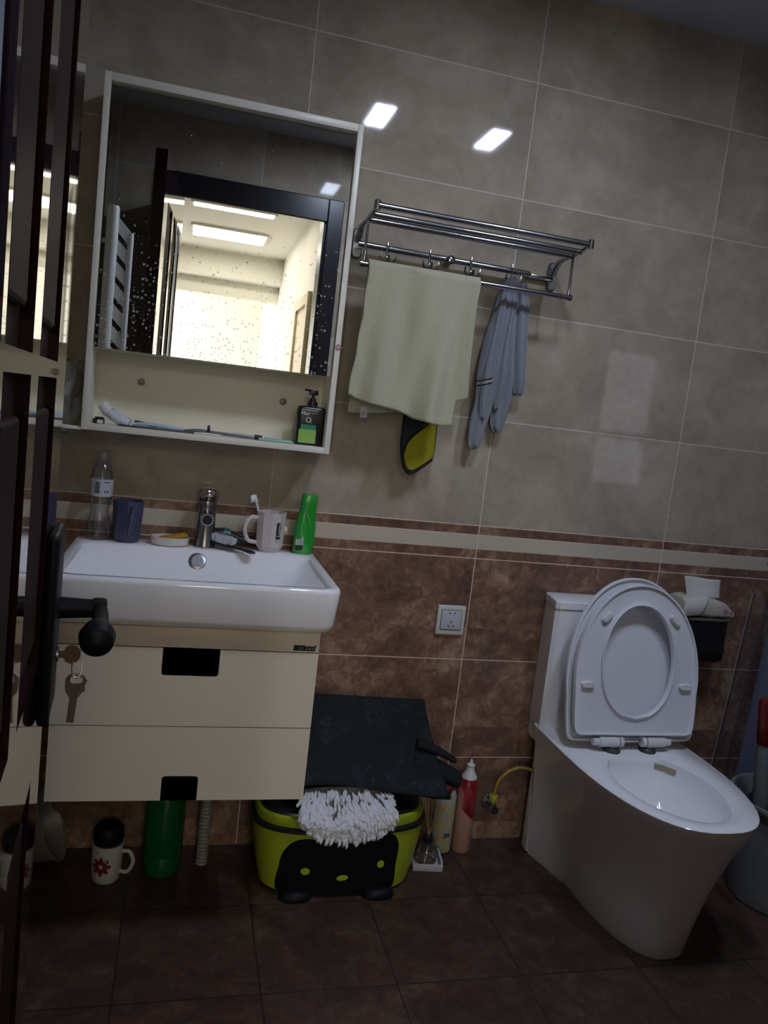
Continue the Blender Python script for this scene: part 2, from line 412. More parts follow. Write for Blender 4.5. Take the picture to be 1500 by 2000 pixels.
struct(obj('wall_hall_near', bm, M_hall, smooth=False))
bm = B(); box(bm, HX0, HX1, -6.30, -6.05, 2.37, HZ); box(bm, HX0, HX1, -6.5, -6.30, 2.22, HZ); box(bm, HX0, HX1, -6.30, -6.28, 2.22, 2.37)
struct(obj('trim_2', bm, M_hallc, smooth=False))
bm = B(); box(bm, HX1 - .012, HX1, HY, -4.56, 0, 1.25); box(bm, HX1 - .012, HX1, -3.82, YO - .015, 0, 1.25); box(bm, HX0, HX1 - .012, HY, HY + .012, 0, 1.25); box(bm, HX0, HX0 + .012, -6.4, YO - .015, 0, 1.25)  # unseen dark panels added to dim the light from the lower hall
struct(obj('unseen_hall_panels', bm, plain('added_dark_panel', (.05, .03, .022), .4), smooth=False))
# bright window of the far room
bm = B(); box(bm, HX0 - .07, HX0 - .03, -7.8, -6.4, .6, .66); box(bm, HX0 - .07, HX0 - .03, -7.8, -6.4, 2.04, 2.1); box(bm, HX0 - .07, HX0 - .03, -7.13, -7.07, .66, 2.04)
struct(obj('window_2', bm, M_plasticw, smooth=False))
M_hlamp = emit('hall_lamp_diffuser', (1.0, 0.93, 0.80), HALL_L)
for i, (x0, x1, y0, y1) in enumerate(((-.912, -.335, -4.29, -4.17), (-.912, -.318, -5.38, -4.97))):
    t = thing('hall_light', ('long slim ceiling light in the hall, nearer the bathroom doorway', 'long ceiling light in the hall, farther from the bathroom doorway')[i], 'light', ((x0 + x1) / 2, (y0 + y1) / 2, HZ), 'hall ceiling lights')
    bm = B(); box(bm, x0, x1, y0, y1, HZ - .012, HZ - .008); obj('diffuser', bm, M_hlamp, t, smooth=False)
    bm = B(); box(bm, x0 - .02, x0, y0, y1, HZ - .02, HZ); box(bm, x1, x1 + .02, y0, y1, HZ - .02, HZ); box(bm, x0, x1, y0 - .02, y0, HZ - .02, HZ); box(bm, x0, x1, y1, y1 + .02, HZ - .02, HZ)
    obj('frame', bm, M_plasticw, t, smooth=False)
bm = B(); box(bm, HX1 - .03, HX1, -4.56, -4.46, 0, 2.04); box(bm, HX1 - .03, HX1, -3.92, -3.82, 0, 2.04); box(bm, HX1 - .03, HX1, -4.46, -3.92, 1.96, 2.04)
hd = struct(obj('door_2', bm, plain('pale_wood', (0.66, 0.58, 0.42), .4), smooth=False))
bm = B(); box(bm, HX1 - .012, HX1 - .002, -4.46, -3.92, .0, 1.96); obj('door_leaf', bm, plain('pale_leaf', (0.62, 0.50, 0.33), .4), hd, smooth=False)

# ================================================================== DOOR LEAF (dark wood, open against the left)
HG = Vector((-0.918, -1.785)); FR = Vector((-0.967, -1.11))
dd = (FR - HG).normalized(); nn = Vector((dd.y, -dd.x))
DL = Matrix(((dd.x, nn.x, 0, HG.x), (dd.y, nn.y, 0, HG.y), (0, 0, 1, 0), (0, 0, 0, 1)))   # local (s, out, z)
door = struct(thing('door_1', 'x', 'x', (HG.x, HG.y, 0)))
del door['label']; del door['category']
S1 = 0.680
sc = [(0.075, 0.190), (0.205, 0.330), (0.375, 0.560)]     # glazed columns seen from the bathroom side
cols = [(0.060, 0.190), (0.205, 0.345), (0.395, 0.568)]
zr = [(0.12, 0.80), (0.93, 1.231), (1.247, 1.90)]
bm = B()
def slab(s0, s1, z0, z1, o0=-.04, o1=0.0): box(bm, s0, s1, o0, o1, z0, z1)
slab(0, cols[0][0], .008, 2.045); slab(cols[0][1], cols[1][0], .008, 2.045); slab(cols[1][1], cols[2][0], .008, 2.045); slab(cols[2][1], S1, .008, 2.045)
for (a, b_) in cols:
    slab(a, b_, .008, zr[0][0]); slab(a, b_, zr[0][1], zr[1][0]); slab(a, b_, zr[1][1], zr[2][0]); slab(a, b_, 1.90, 2.045)
xform(bm, DL); obj('door_frame', bm, M_wood, door, smooth=False)
for (a, b_) in cols:
    for (z0, z1) in zr:
        bm = B(); box(bm, a, b_, -.028, -.010, z0, z1)
        box(bm, a + .022, b_ - .022, -.012, -.003, z0 + .03, z1 - .03, .004)
        if z1 == 1.90:   # curved shoulders at the head of the top panels
            left = a < .3
            pts = []
            for k in range(9):
                t_ = k / 8; pts.append((a + (b_ - a) * t_, 1.90 - (.09 * (1 - t_) ** 2 if left else .09 * t_ ** 2)))
            ou = pts + ([(b_, 1.90), (a, 1.90)] if left else [(b_, 1.90), (a, 1.90)])
            ou = [p for i, p in enumerate(ou) if i == 0 or (Vector(p) - Vector(ou[i - 1])).length > 1e-5]
            if (Vector(ou[0]) - Vector(ou[-1])).length < 1e-5: ou.pop()
            prism(bm, ou, -.014, -.0005)
        xform(bm, DL); obj('glass_panel' if a < .1 and z0 > .9 else 'panel', bm, M_frost if a < .1 and z0 > .9 else M_woodm, door, smooth=False)
# lock plate, lever, lock cylinder
hp = B(); box(hp, .572, .662, .0002, .013, .858, 1.068, .006, 3); xform(hp, DL)
plate = obj('lock_plate', hp, M_matb, door)
hb = B()
tube(hb, [(.645, .010, .972), (.645, .030, .972), (.645, .050, .972)], [.0125, .0115, .0105], 20)
tube(hb, bez([(.648, .055, .972), (.62, .058, .972), (.575, .058, .974), (.555, .057, .975)], 6), .0085, 16)
tube(hb, [(.562, .057, .975), (.552, .057, .974), (.536, .057, .972), (.522, .057, .970), (.514, .057, .969)], [.008, .0145, .0185, .0165, .006], 24, flat=.95)
box(hb, .636, .657, .046, .064, .961, .983, .004)
xform(hb, DL); obj('lever_handle', hb, M_matb, plate)
kb = B(); tube(kb, [(.640, .010, .918), (.640, .0155, .918)], .0085, 20); xform(kb, DL); obj('key_cylinder', kb, M_silverb, plate)
def key(bm, hole=True):
    """key in local x (along blade), z; thickness y"""
    pts = []
    for k in range(18):
        a = -2.7 + 5.4 * k / 17
        r = .0105 + .0014 * math.cos(4 * a)
        pts.append((-.010 + -r * math.cos(a), r * math.sin(a)))
    return pts
kk = thing('key', 'brown key standing in the black door lock', 'key', tuple(DL @ Vector((.64, .016, .918))))
kb = B(); prism(kb, [(x, z) for x, z in ((0, -.004), (.0, .004), (.010, .005), (.012, .010), (.018, .0135), (.026, .012), (.031, .006), (.031, -.004), (.027, -.010), (.019, -.013), (.012, -.010), (.010, -.005))], -.001, .001)
# blade axis along 'out' direction
xform(kb, DL @ Matrix.Translation((.640, .0125, .918)) @ Matrix(((0, 1, 0, 0), (1, 0, 0, 0), (0, 0, 1, 0), (0, 0, 0, 1))) @ Matrix.Scale(.85, 4))
obj('key_bow', kb, M_brass, kk)
kr = B(); c0 = Vector((.637, .036, .9035)); tube(kr, [c0 + Vector((0.004 * math.cos(a), .0055 * math.sin(a), .011 * math.cos(a))) for a in [2 * PI * i / 24 for i in range(25)]], .0008, 8, cap=False); xform(kr, DL)
tag(obj('key_ring', kr, M_silverb, loc=tuple(DL @ c0)), 'thin metal key ring joining the two door keys', 'key ring')
k2 = thing('key', 'greyish key hanging from the ring below the door lock', 'key', tuple(DL @ Vector((.637, .036, .893))))
kb = B()
outl = [(-.004, -.052), (.004, -.052), (.0045, -.022), (.0075, -.0165), (.0115, -.012), (.0105, -.006), (.0125, 0), (.008, .003), (.007, -.0035), (.003, -.0048), (-.003, -.0055), (-.006, -.004), (-.0065, .003), (-.0115, .001), (-.011, -.010), (-.0095, -.0155), (-.0045, -.022)]
prism(kb, outl, -.001, .001)
tube(kb, bez([(-.009, 0, .0005), (-.006, 0, .0045), (0, 0, .006), (.006, 0, .005), (.0095, 0, .0015)], 6), .0018, 8)
box(kb, -.0012, .0012, -.0016, -.0009, -.050, -.022)
xform(kb, DL @ Matrix.Translation((.637, .036, .889)) @ Matrix.Rotation(math.radians(90), 4, 'Z') @ Matrix.Rotation(math.radians(4), 4, 'Y'))
obj('key_bow', kb, M_keys, k2)

# ================================================================== MIRROR CABINET
X0, X1, Z0, Z1, YM = -1.066, -0.479, 1.1215, 1.9115, -0.135
mc = thing('mirror_cabinet', 'off-white wall cabinet with a mirror door over an open shelf', 'mirror cabinet', ((X0 + X1) / 2, 0, Z0))
bm = B()
T = .014
box(bm, X0, X0 + T, YM + .0, -.0005, Z0, Z1, .001); box(bm, X1 - T, X1, YM, -.0005, Z0, Z1, .001)
box(bm, X0 + T, X1 - T, YM, -.0005, Z1 - T - .004, Z1, .001); box(bm, X0 + T, X1 - T, YM, -.0005, Z0, Z0 + T + .001, .001)
box(bm, X0 + T, X1 - T, YM + .025, -.002, 1.312, 1.326)
obj('carcass', bm, M_frame, mc)
bm = B(); box(bm, X0 + T, X1 - T, -.014, -.0005, Z0 + T, Z1 - T); obj('back_panel', bm, M_nich, mc, smooth=False)
# mirror door
def mirror_mat():
    m, nt, b, out = mat('mirror_glass'); N = NT(nt)
    tc = nt.nodes.new('ShaderNodeTexCoord'); P = tc.outputs['Object']; x, y, z = N.xyz(P)
    setc(b, (0.86, 0.88, 0.87), 0.008, 1.0)
    vo = nt.nodes.new('ShaderNodeTexVoronoi'); vo.voronoi_dimensions = '2D'; vo.inputs['Scale'].default_value = 120; P2 = N.comb(x, z, 0.0); nt.links.new(P2, vo.inputs['Vector'])
    wv = nt.nodes.new('ShaderNodeTexVoronoi'); wv.voronoi_dimensions = '2D'; wv.inputs['Scale'].default_value = 42; nt.links.new(P2, wv.inputs['Vector'])
    # splashes are denser near the bottom edge
    hfac = N.m('SUBTRACT', 1.0, N.m('MULTIPLY', N.m('SUBTRACT', z, 0.19), 3.0))
    hfac = N.m('MAXIMUM', N.m('MINIMUM', hfac, 1.0), 0.0)
    cl = N.ramp(N.noise(P, 9, 4, .6), [(0.40, 0.22), (0.60, 1.0)])
    pick = N.xyz(vo.outputs['Color'])[0]; pick2 = N.xyz(wv.outputs['Color'])[1]
    th = N.m('MULTIPLY', N.m('MULTIPLY', hfac, cl), 0.80)
    rad = N.m('MULTIPLY', N.xyz(vo.outputs['Color'])[1], 0.40)
    d1 = N.m('MULTIPLY', N.m('LESS_THAN', pick, th), N.m('LESS_THAN', vo.outputs['Distance'], rad))
    th2 = N.m('ADD', N.m('MULTIPLY', N.m('MULTIPLY', hfac, cl), 0.40), 0.045)
    rad2 = N.m('MULTIPLY', N.xyz(wv.outputs['Color'])[0], 0.11)
    d2 = N.m('MULTIPLY', N.m('LESS_THAN', pick2, th2), N.m('LESS_THAN', wv.outputs['Distance'], rad2))
    streakv = N.comb(N.m('MULTIPLY', x, 140.0), 0.0, N.m('MULTIPLY', z, 11.0))
    st = N.ramp(N.noise(streakv, 1.0, 3, .6), [(0.60, 0.0), (0.72, 1.0)])
    st = N.m('MULTIPLY', N.m('MULTIPLY', st, N.m('POWER', hfac, 2.0)), N.m('MULTIPLY', cl, 0.35))
    d = N.m('MINIMUM', N.m('ADD', N.m('MULTIPLY', N.m('MAXIMUM', d1, d2), 0.48), st), 0.8)
    df = nt.nodes.new('ShaderNodeBsdfDiffuse'); df.inputs[0].default_value = (0.62, 0.60, 0.56, 1)
    mx = nt.nodes.new('ShaderNodeMixShader'); nt.links.new(d, mx.inputs[0]); nt.links.new(b.outputs[0], mx.inputs[1]); nt.links.new(df.outputs[0], mx.inputs[2])
    nt.links.new(mx.outputs[0], out.inputs[0])
    return m
bm = B(); box(bm, X0 + T + .0035, X1 - T - .003, -.130, -.126, 1.3125, Z1 - T - .014)
md = obj('mirror_door', bm, mirror_mat(), mc, smooth=False)
bm = B(); box(bm, X0 + T + .0035, X1 - T - .003, -.126, -.112, 1.3125, Z1 - T - .014); obj('door_board', bm, M_frame, md, smooth=False)
for xx, zz in ((-.947, 1.246), (-.593, 1.239)):
    bm = B(); tube(bm, [(xx, -.0142, zz), (xx, -.019, zz), (xx, -.021, zz)], [.0085, .0085, .006], 20); obj('screw_cap', bm, plain('screw_cap_grey', (0.28, 0.28, 0.24), .3, metal=.3), mc)
bm = B()
tube(bm, [(X1 - .006, YM - .0002, 1.386), (X1 - .006, YM - .002, 1.386)], .0075, 20)
st_ = obj('round_sticker', bm, plain('round_sticker_white', (0.55, 0.45, 0.42), .5), mc)
bm = B(); tube(bm, [(X1 - .006 + .0055 * math.cos(a), YM - .0023, 1.386 + .0055 * math.sin(a)) for a in [2 * PI * i / 20 for i in range(21)]], .0009, 6, cap=False); obj('sticker_ring', bm, plain('sticker_red', (0.40, .10, .10), .5), st_)
bm = B(); box(bm, -1.135, X0 - .0006, -.13, -.03, 1.119, 1.127, .002)
tag(obj('side_ledge', bm, M_frame, loc=(-1.1, -.05, 1.119)), 'short white ledge at the left of the mirror cabinet', 'shelf')
SZ = Z0 + T + .001   # shelf surface

# soap pump bottle
px, py = -.527, -.085
pb = thing('pump_bottle', 'black pump bottle with green label in the cabinet shelf', 'bottle', (px, py, SZ))
bm = B(); loft(bm, [sup(px, py, z, a, .019 * a / .035, 5, 40) for z, a in ((SZ + .0004, .033), (SZ + .004, .036), (SZ + .088, .036), (SZ + .095, .034), (SZ + .098, .028), (SZ + .099, .014))]); obj('body', bm, M_blackp, pb)
bm = B(); lathe(bm, px + .001, py, [(.013, SZ + .0995), (.013, SZ + .110), (.0085, SZ + .112), (.0085, SZ + .118), (.004, SZ + .119), (.004, SZ + .127)], 20)
box(bm, px - .010, px + .012, py - .008, py + .008, SZ + .127, SZ + .139, .002)
tube(bm, [(px - .004, py - .004, SZ + .137), (px - .020, py - .010, SZ + .1385), (px - .024, py - .011, SZ + .137)], [.003, .0028, .0022], 10)
obj('pump', bm, M_blackp, pb)
yf = py - .0208
bm = B(); box(bm, px - .030, px + .014, yf - .0006, yf, SZ + .006, SZ + .040, .0002); lb = obj('lime_label', bm, plain('label_lime', (0.28, .50, .10), .5), pb, smooth=False)
bm = B(); box(bm, px - .026, px + .012, yf - .0006, yf, SZ + .0402, SZ + .052); obj('teal_label', bm, plain('label_teal', (0.03, .24, .13), .5), pb, smooth=False)
M_lbl = plain('label_grey_print', (0.5, .5, .5), .5)
bm = B(); box(bm, px - .027, px + .015, yf - .0005, yf, SZ + .0875, SZ + .0893); obj('label_line', bm, M_lbl, pb, smooth=False)
text_part('lettering', 'Men', .0125, Matrix.Translation((px - .0175, yf - .0004, SZ + .0795)) @ FACE, M_lbl, pb, bold=.0003)
text_part('lettering', 'PROFESSIONAL', .0032, Matrix.Translation((px + .003, yf - .0004, SZ + .082)) @ FACE, M_lbl, pb)
text_part('lettering', 'O', .0185, Matrix.Translation((px - .008, yf - .0004, SZ + .0635)) @ FACE, M_lbl, pb, bold=.0005)
text_part('lettering', '2', .006, Matrix.Translation((px - .0005, yf - .0004, SZ + .0575)) @ FACE, M_lbl, pb)

# clutter along the shelf
tt = thing('toothpaste_tube', 'crumpled white toothpaste tube, cap tilted up, left end of cabinet shelf', 'toothpaste', (-1.0, -.09, SZ))
bm = B(); pts = [((-1.022, -.085, SZ + .042)), ((-1.012, -.088, SZ + .030)), ((-1.0, -.092, SZ + .020)), ((-.975, -.095, SZ + .010)), ((-.945, -.098, SZ + .005))]
tube(bm, [(-1.014, -.088, SZ + .031), (-1.0, -.092, SZ + .022), (-.984, -.094, SZ + .013), (-.962, -.096, SZ + .006)], [.0135, .015, .0165, .0175], 16, flat=.8); obj('body', bm, plain('tube_white_blue', (0.60, .66, .74), .35, var=.25, scale=40), tt)
bm = B(); tube(bm, [(-1.027, -.084, SZ + .046), (-1.011, -.0885, SZ + .029)], [.0125, .0145], 20); obj('cap', bm, M_plasticw, tt)
bt = B(); tube(bt, bez([(-.955, -.075, SZ + .006), (-.92, -.078, SZ + .009), (-.88, -.08, SZ + .008), (-.83, -.083, SZ + .004)], 5), [.012] * 15 + [.010], 14, flat=.4)
tag(obj('cream_tube', bt, plain('pale_blue_tube', (0.45, .60, .72), .35, var=.25, scale=35), loc=(-.9, -.08, SZ)), 'pale blue squeezed tube lying behind the grey comb on the cabinet shelf', 'tube')
cb = B(); box(cb, -.985, -.81, -.121, -.110, SZ + .0003, SZ + .0045, .0008); 
for k in range(30): box(cb, -.98 + k * .0056, -.9775 + k * .0056, -.110, -.100, SZ + .0006, SZ + .003)
tag(obj('comb', cb, plain('dark_grey_plastic', (0.06, .06, .065), .4), loc=(-.9, -.11, SZ)), 'long dark grey comb lying at the front of the cabinet shelf', 'comb')
cl = B(); box(cl, -1.045, -1.018, -.105, -.09, SZ + .0005, SZ + .012, .003); box(cl, -1.04, -1.02, -.104, -.091, SZ + .012, SZ + .016, .001)
tag(obj('hair_clip', cl, M_blackp, loc=(-1.03, -.1, SZ)), 'small black clip in the left corner of the cabinet shelf', 'clip')
sp = B(); box(sp, -1.034, -1.02, -.118, -.108, SZ + .0005, SZ + .010, .003)
tag(obj('soap_piece', sp, plain('cream_rubber', (.62, .56, .44), .6), loc=(-1.03, -.11, SZ)), 'small cream lump in front of the black clip', 'soap')
pn = B(); tube(pn, [(-.952, -.055, SZ + .010), (-.935, -.058, SZ + .009), (-.90, -.06, SZ + .005)], [.0055, .005, .004], 12)
tag(obj('lip_balm', pn, M_blackp, loc=(-.93, -.058, SZ)), 'thin black tube lying behind the white toothpaste tube', 'tube')
rz = thing('razor', 'grey disposable razor lying on the cabinet shelf with upright head', 'razor', (-.75, -.1, SZ))
bm = B(); tube(bm, bez([(-.835, -.118, SZ + .005), (-.80, -.112, SZ + .009), (-.76, -.108, SZ + .008), (-.70, -.107, SZ + .005), (-.665, -.108, SZ + .004)], 5), [.004, .005, .0055, .006, .006, .006, .0055, .005, .005, .0048, .0045, .0045, .0045, .0045, .0045, .0045, .004, .004, .0035, .003, .003], 12, flat=.7)
obj('handle', bm, M_greyp and plain('razor_grey', (.13, .13, .14), .4), rz)
bm = B(); box(bm, -.780, -.7735, -.118, -.098, SZ + .006, SZ + .024, .002); obj('blade_head', bm, M_blackp, rz)
tb = thing('toothbrush', 'pale mint toothbrush lying on the cabinet shelf beside the pump bottle', 'toothbrush', (-.61, -.11, SZ), 'toothbrushes')
bm = B(); tube(bm, [(-.655, -.116, SZ + .004), (-.62, -.114, SZ + .0045), (-.575, -.112, SZ + .004), (-.568, -.112, SZ + .004)], [.003, .0042, .0035, .002], 12); obj('handle', bm, plain('mint_plastic', (.30, .55, .48), .35), tb)
bm = B(); box(bm, -.640, -.612, -.1185, -.112, SZ + .008, SZ + .014, .001); obj('bristles', bm, M_plasticw, tb)
tb = thing('toothbrush', 'white and black toothbrush lying between razor and mint toothbrush', 'toothbrush', (-.68, -.09, SZ), 'toothbrushes')
bm = B(); tube(bm, [(-.745, -.092, SZ + .006), (-.71, -.092, SZ + .007), (-.66, -.092, SZ + .006)], [.004, .005, .0045], 12); obj('handle', bm, plain('white_brush_plastic', (.5, .5, .55), .35), tb)
bm = B(); tube(bm, [(-.664, -.0925, SZ + .0066), (-.645, -.093, SZ + .006)], .0062, 12); obj('grip_end', bm, M_blackp, tb)

# plastic bag hanging left of the cabinet
bg = B()
N_ = 28; rows = 16; rr_ = []
for i in range(rows):
    v = i / (rows - 1); z = 1.275 - .17 * v
    wd = .016 + .020 * math.sin(PI * min(1, v * 1.15)) + .004 * v; cx = -1.098 - .012 * math.sin(v * 2.6) + (.0 if v < .7 else -.01 * (v - .7)); dp = .012 + .022 * math.sin(PI * min(1, v))
    r_ = []
    for k in range(N_):
        a = 2 * PI * k / N_; f = 1 + .18 * math.sin(5 * a + 6 * v) + .10 * math.sin(9 * a - 9 * v)
        r_.append((cx + wd * f * math.cos(a), -.075 + dp * f * math.sin(a), z + .004 * math.sin(3 * a)))
    rr_.append(r_)
loft(bg, rr_)
bag = obj('plastic_bag', bg, clear('bag_film', (.86, .86, .86), .06, .2, .55, (.68, .66, .62)), loc=(-1.1, -.07, 1.28))
tag(bag, 'translucent plastic bag hanging between the door and the mirror cabinet', 'bag')
bg = B(); tube(bg, bez([(-1.098, -.075, 1.262), (-1.075, -.082, 1.235), (-1.092, -.088, 1.19), (-1.105, -.082, 1.165)], 6), [.008] * 6 + [.016] * 6 + [.012] * 6 + [.006], 16, flat=.5)
obj('bag_contents', bg, plain('brown_cloth', (.20, .16, .14), .8, var=.3), bag)

# ================================================================== VANITY CABINET AND BASIN
VX0, VX1, VY, VZ0, VZ1 = -1.050, -.5095, -.44, .365, .752
vc = thing('vanity_cabinet', 'cream wall-hung vanity with two wide drawers under the basin', 'cabinet', ((VX0 + VX1) / 2, -.2, VZ0))
bm = B()
t_ = .015
box(bm, VX0, VX0 + t_, VY + .018, -.0005, VZ0 + .004, VZ1); box(bm, VX1 - t_, VX1, VY + .018, -.0005, VZ0 + .004, VZ1)
box(bm, VX0 + t_, VX1 - t_, VY + .018, -.02, VZ0 + .004, VZ0 + .018); box(bm, VX0 + t_, VX1 - t_, -.02, -.0005, VZ0 + .004, VZ1)
box(bm, VX0, VX1, VY, VY + .017, .7045, VZ1, .001)
obj('carcass', bm, M_cab, vc)
bm = B(); box(bm, VX0 + t_ + .001, VX1 - t_ - .001, VY + .022, -.03, .372, .700); obj('dark_interior', bm, M_black, vc, smooth=False)
M_edge = M_cab
def drawer_front(z0, z1, cut, top):
    """front board with a grip notch cut from its top or bottom edge"""
    c0, c1, zc, r = cut; y0, y1 = VY, VY + .017; pts = []
    def arc(cx, cz, a0, a1):
        return [(cx + r * math.cos(a0 + (a1 - a0) * k / 5), cz + r * math.sin(a0 + (a1 - a0) * k / 5)) for k in range(6)]
    if top:
        pts = [(VX0, z0), (VX1, z0), (VX1, z1), (c1, z1)] + arc(c1 - r, zc + r, 0, -PI / 2) + arc(c0 + r, zc + r, -PI / 2, -PI) + [(c0, z1), (VX0, z1)]
    else:
        pts = [(VX0, z0), (c0, z0)] + arc(c0 + r, zc - r, PI, PI / 2) + arc(c1 - r, zc - r, PI / 2, 0) + [(c1, z0), (VX1, z0), (VX1, z1), (VX0, z1)]
    bm = B(); prism(bm, pts, y0, y1)
    bmesh.ops.triangulate(bm, faces=[f for f in bm.faces if len(f.verts) > 4])
    return obj('drawer', bm, M_cab, vc, smooth=False)
drawer_front(.5325, .7020, (-.838, -.7205, .644, .007), True)
drawer_front(.3650, .5300, (-.8185, -.7425, .420, .007), False)
# maker's badge
bm = B(); box(bm, -.566, -.541, VY - .0012, VY, .708, .7205, .0003); box(bm, -.541, -.518, VY - .0012, VY, .708, .7185, .0003); box(bm, -.519, -.516, VY - .0012, VY, .7175, .7215)
bd = obj('badge', bm, M_blackp, vc, smooth=False)
bm = B()
for k, x in enumerate((-.5535, -.5475, -.5395, -.5345, -.5315, -.5265, -.5225)): box(bm, x, x + .0022, VY - .0016, VY - .0012, .7095 + .001 * (k % 2), .7165)
obj('badge_marks', bm, M_silverb, bd, smooth=False)

BX0, BX1, BY0, BY1, BZ = -1.072, -.476, -.472, -.012, .852
bas = thing('wash_basin', 'white rectangular ceramic wash basin on the cream vanity', 'sink', ((BX0 + BX1) / 2, -.24, .75))
def rrect(x0, x1, y0, y1, z, r, n=7):
    o = []
    for cx, cy, a0 in ((x1 - r, y1 - r, 0), (x0 + r, y1 - r, PI / 2), (x0 + r, y0 + r, PI), (x1 - r, y0 + r, 1.5 * PI)):
        for k in range(n): a = a0 + PI / 2 * k / (n - 1); o.append((cx + r * math.cos(a), cy + r * math.sin(a), z))
    return o
bm = B()
zf = lambda y: 0
outer = [(.7535, .035, .030), (.7530, .018, .030), (.757, .010, .032), (.770, .006, .034), (.815, .002, .036), (.842, 0.0, .036), (.849, .0015, .036), (.852, .006, .034)]
rs = []
for z, ins, r in outer: rs.append(rrect(BX0 + ins, BX1 - ins, BY0 + ins, BY1 - (ins if z > .84 else 0), z, r))
# inner bowl
IX0, IX1, IY0, IY1 = BX0 + .022, BX1 - .020, BY0 + .022, -.105
inner = [(.852, 0, .030), (.848, .004, .030), (.838, .009, .032), (.815, .022, .04), (.790, .045, .05), (.772, .075, .06), (.764, .11, .05), (.762, .135, .03)]
for z, ins, r in inner: rs.append(rrect(IX0 + ins, IX1 - ins, IY0 + ins * .8, IY1 - ins * .9, z, r))
RR = [ring(bm, r) for r in rs]
for i in range(len(RR) - 1): skin(bm, RR[i], RR[i + 1])
bm.faces.new(list(reversed(RR[0]))); bm.faces.new(RR[-1])
obj('bowl', bm, M_white, bas, angle=60)
bm = B()
oc = Vector((-.776, -.117, .8225)); on = Vector((0, -.86, .5)).normalized()
tube(bm, [oc + on * .001, oc + on * .005, oc + on * .0065], [.0215, .0215, .018], 32); ov = obj('overflow_ring', bm, M_silverb, bas)
bm = B(); tube(bm, [oc + on * .0066, oc + on * .0072], [.0150, .0145], 28); obj('overflow_cap', bm, plain('overflow_grey', (.30, .31, .33), .4, metal=.4), ov)
bm = B(); tube(bm, [(-.776, -.29, .7625), (-.776, -.29, .765)], .022, 28); obj('drain', bm, M_chrome, bas)
DK = .8525   # deck surface

# faucet
fx, fy = -.762, -.062
fa = thing('faucet', 'chrome single-lever basin tap standing on the back of the basin', 'faucet', (fx, fy, DK))
bm = B(); lathe(bm, fx, fy, [(.0270, DK), (.0270, DK + .004), (.0250, DK + .010), (.0235, DK + .06), (.0225, DK + .10), (.0235, DK + .112), (.0225, DK + .118)], 32); obj('body', bm, M_silverb and plain('worn_chrome', (.36, .36, .37), .24, metal=1., var=.25, scale=90), fa)
bm = B(); lathe(bm, fx + .001, fy, [(.0215, DK + .1185), (.0262, DK + .121), (.0272, DK + .137), (.025, DK + .146), (.015, DK + .150)], 32)
box(bm, fx - .008, fx + .010, fy - .055, fy - .016, DK + .133, DK + .143, .004); obj('lever', bm, M_chrome, fa)
bm = B(); tube(bm, [(fx, fy - .012, DK + .078), (fx, fy - .040, DK + .080), (fx + .001, fy - .062, DK + .077)], [.0175, .0165, .0155], 24); sp = obj('spout', bm, M_chrome, fa)
bm = B(); tube(bm, [(fx + .001, fy - .0622, DK + .077), (fx + .001, fy - .0635, DK + .0768)], [.0125, .0118], 24); obj('aerator', bm, M_blackp, sp)

# items on the basin
# clear bottle
cx, cy = -1.018, -.060
wb_ = thing('water_bottle', 'empty clear plastic water bottle with a white label', 'bottle', (cx, cy, DK))
pr_ = [(.020, 0), (.028, .003), (.0285, .012), (.0262, .02), (.0285, .028), (.0262, .036), (.0275, .044), (.0225, .062), (.0215, .078), (.0245, .094), (.0265, .106), (.0268, .150), (.0262, .156), (.0235, .170), (.017, .184), (.0125, .192), (.0120, .200)]
bm = B(); lathe(bm, cx, cy, [(r, DK + z) for r, z in pr_], 32); obj('body', bm, clear('clear_pet', (.93, .94, .95), .07, .04, .035, (.8, .8, .8)), wb_)
bm = B(); lathe(bm, cx, cy, [(.0275, DK + .108), (.0275, DK + .150)], 32, cap0=False, cap1=False); lbl = obj('label', bm, plain('bottle_label', (.46, .47, .50), .5, var=.1), wb_)
bm = B(); lathe(bm, cx, cy, [(.0145, DK + .2003), (.0150, DK + .202), (.0150, DK + .215), (.0135, DK + .217)], 24); obj('cap', bm, clear('frosted_cap', (.8, .8, .8), .05, .3, .6, (.65, .65, .62)), wb_)
bm = B()
def cylpatch(bm, cx, cy, r, a0, a1, z0, z1, n=6):
    lo = []; hi = []
    for k in range(n + 1):
        a = a0 + (a1 - a0) * k / n
        lo.append(bm.verts.new((cx + r * math.cos(a), cy + r * math.sin(a), z0))); hi.append(bm.verts.new((cx + r * math.cos(a), cy + r * math.sin(a), z1)))
    for k in range(n): bm.faces.new((lo[k], lo[k + 1], hi[k + 1], hi[k]))
for k in range(9): cylpatch(bm, cx, cy, .0279, -2.02, -1.60, DK + .116 + k * .0032, DK + .1178 + k * .0032)
cylpatch(bm, cx, cy, .0279, -1.25, -.75, DK + .142, DK + .144); cylpatch(bm, cx, cy, .0279, -1.2, -1.1, DK + .117, DK + .123, 2); cylpatch(bm, cx, cy, .0279, -.98, -.86, DK + .117, DK + .123, 2)
obj('barcode', bm, M_blackp, lbl, smooth=False)
